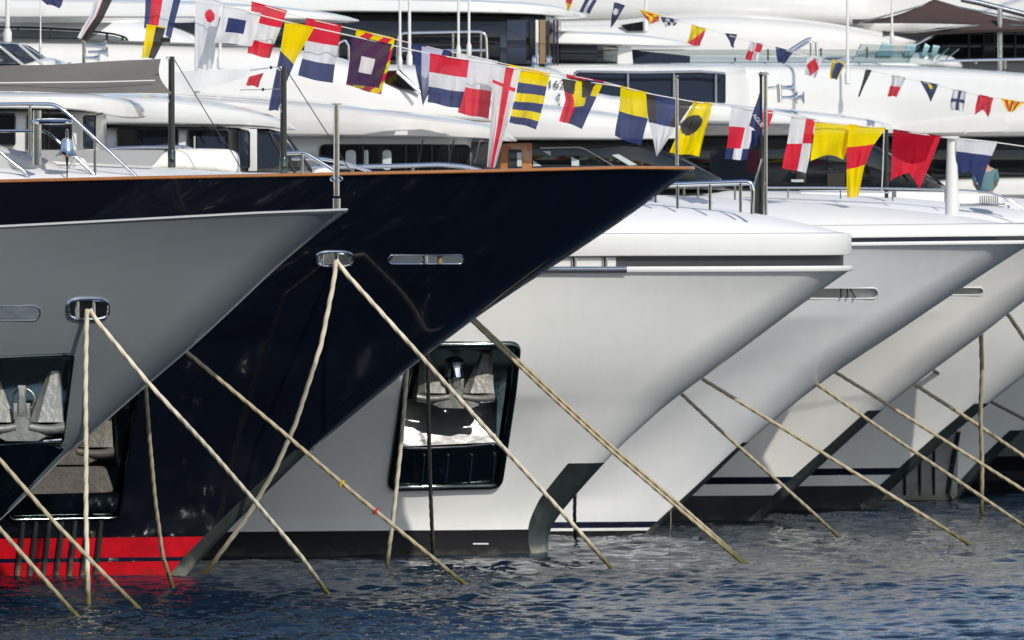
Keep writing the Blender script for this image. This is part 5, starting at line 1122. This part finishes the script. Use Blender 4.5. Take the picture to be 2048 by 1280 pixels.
np_ = nt.nodes.new('ShaderNodeTexNoise'); np_.inputs['Scale'].default_value = .22; np_.inputs['Detail'].default_value = 3; nt.links.new(g.outputs['Position'], np_.inputs['Vector'])
mrp = nt.nodes.new('ShaderNodeMapRange'); mrp.inputs[1].default_value = .38; mrp.inputs[2].default_value = .62; mrp.inputs[3].default_value = .15; mrp.inputs[4].default_value = 1.; nt.links.new(np_.outputs['Fac'], mrp.inputs[0]); nt.links.new(mrp.outputs[0], bp_.inputs['Strength'])
nt.links.new(n1.outputs['Fac'], bp_.inputs['Height']); nt.links.new(bp_.outputs['Normal'], b.inputs['Normal'])
me.materials.append(wm); wo = bpy.data.objects.new('water', me); COL.objects.link(wo); wo['kind'] = 'structure'

# unseen far shore, added behind the viewer to darken what steel and paint mirror
G = []
for i in range(90):
    x = -2600 + 5200 * i / 89; hgt = 46 + 22 * math.sin(i * .31) + 12 * math.sin(i * .83 + 1) + rng.uniform(-3, 3)
    G.append([(x, -520 - abs(x) * .05, -1), (x, -540 - abs(x) * .05, 6 + rng.uniform(0, 5)), (x, -640, hgt * .6), (x, -800, hgt), (x, -1200, hgt * .7), (x, -1500, -1)])
hm = simple('dark_mirrored_shore', (.062, .072, .075), .9, var=.6, vscale=.05); M['hill'] = hm
hl_ = MB().grid(G).build('reflection_hills', 'hill', None, True, 80); hl_['kind'] = 'structure'
# ================================================================== LIGHT, CAMERA
EL, AZ = R(35), R(30)              # sun behind the viewer's right shoulder
to_sun = Vector((math.sin(AZ) * math.cos(EL), -math.cos(AZ) * math.cos(EL), math.sin(EL)))
sl_ = bpy.data.lights.new('sun', 'SUN'); sl_.energy = 3.9; sl_.angle = R(.5); sl_.color = (1, .94, .85)
so = bpy.data.objects.new('sun', sl_); COL.objects.link(so); so.rotation_euler = (-to_sun).to_track_quat('-Z', 'Y').to_euler(); so.location = (0, 0, 60)
w = bpy.data.worlds.new('World'); SC.world = w; w.use_nodes = True; nt = w.node_tree
sk = nt.nodes.new('ShaderNodeTexSky'); sk.sky_type = 'NISHITA'; sk.sun_disc = False; sk.sun_elevation = EL; sk.sun_rotation = math.atan2(to_sun.x, to_sun.y); sk.air_density = 1.0; sk.dust_density = .6
nt.links.new(sk.outputs[0], nt.nodes['Background'].inputs[0]); nt.nodes['Background'].inputs[1].default_value = .14
cam = bpy.data.cameras.new('camera'); co = bpy.data.objects.new('camera', cam); COL.objects.link(co)
co.location = (0, 0, H); co.rotation_euler = (R(90), 0, 0); cam.sensor_width = 36; cam.lens = 36 * F / 2048; cam.shift_y = -(640 - V0) / 2048
cam.clip_start = 1; cam.clip_end = 6000
cam.dof.use_dof = True; cam.dof.focus_distance = 174; cam.dof.aperture_fstop = 2.8
SC.camera = co
SC.view_settings.view_transform = 'Standard'; SC.view_settings.look = 'None'; SC.view_settings.gamma = 1; SC.view_settings.exposure = 0.0
SC.render.resolution_x = 1024; SC.render.resolution_y = 640
SC.cycles.blur_glossy = .3; SC.cycles.sample_clamp_indirect = 4.0; SC.cycles.max_bounces = 8; SC.cycles.use_denoising = True
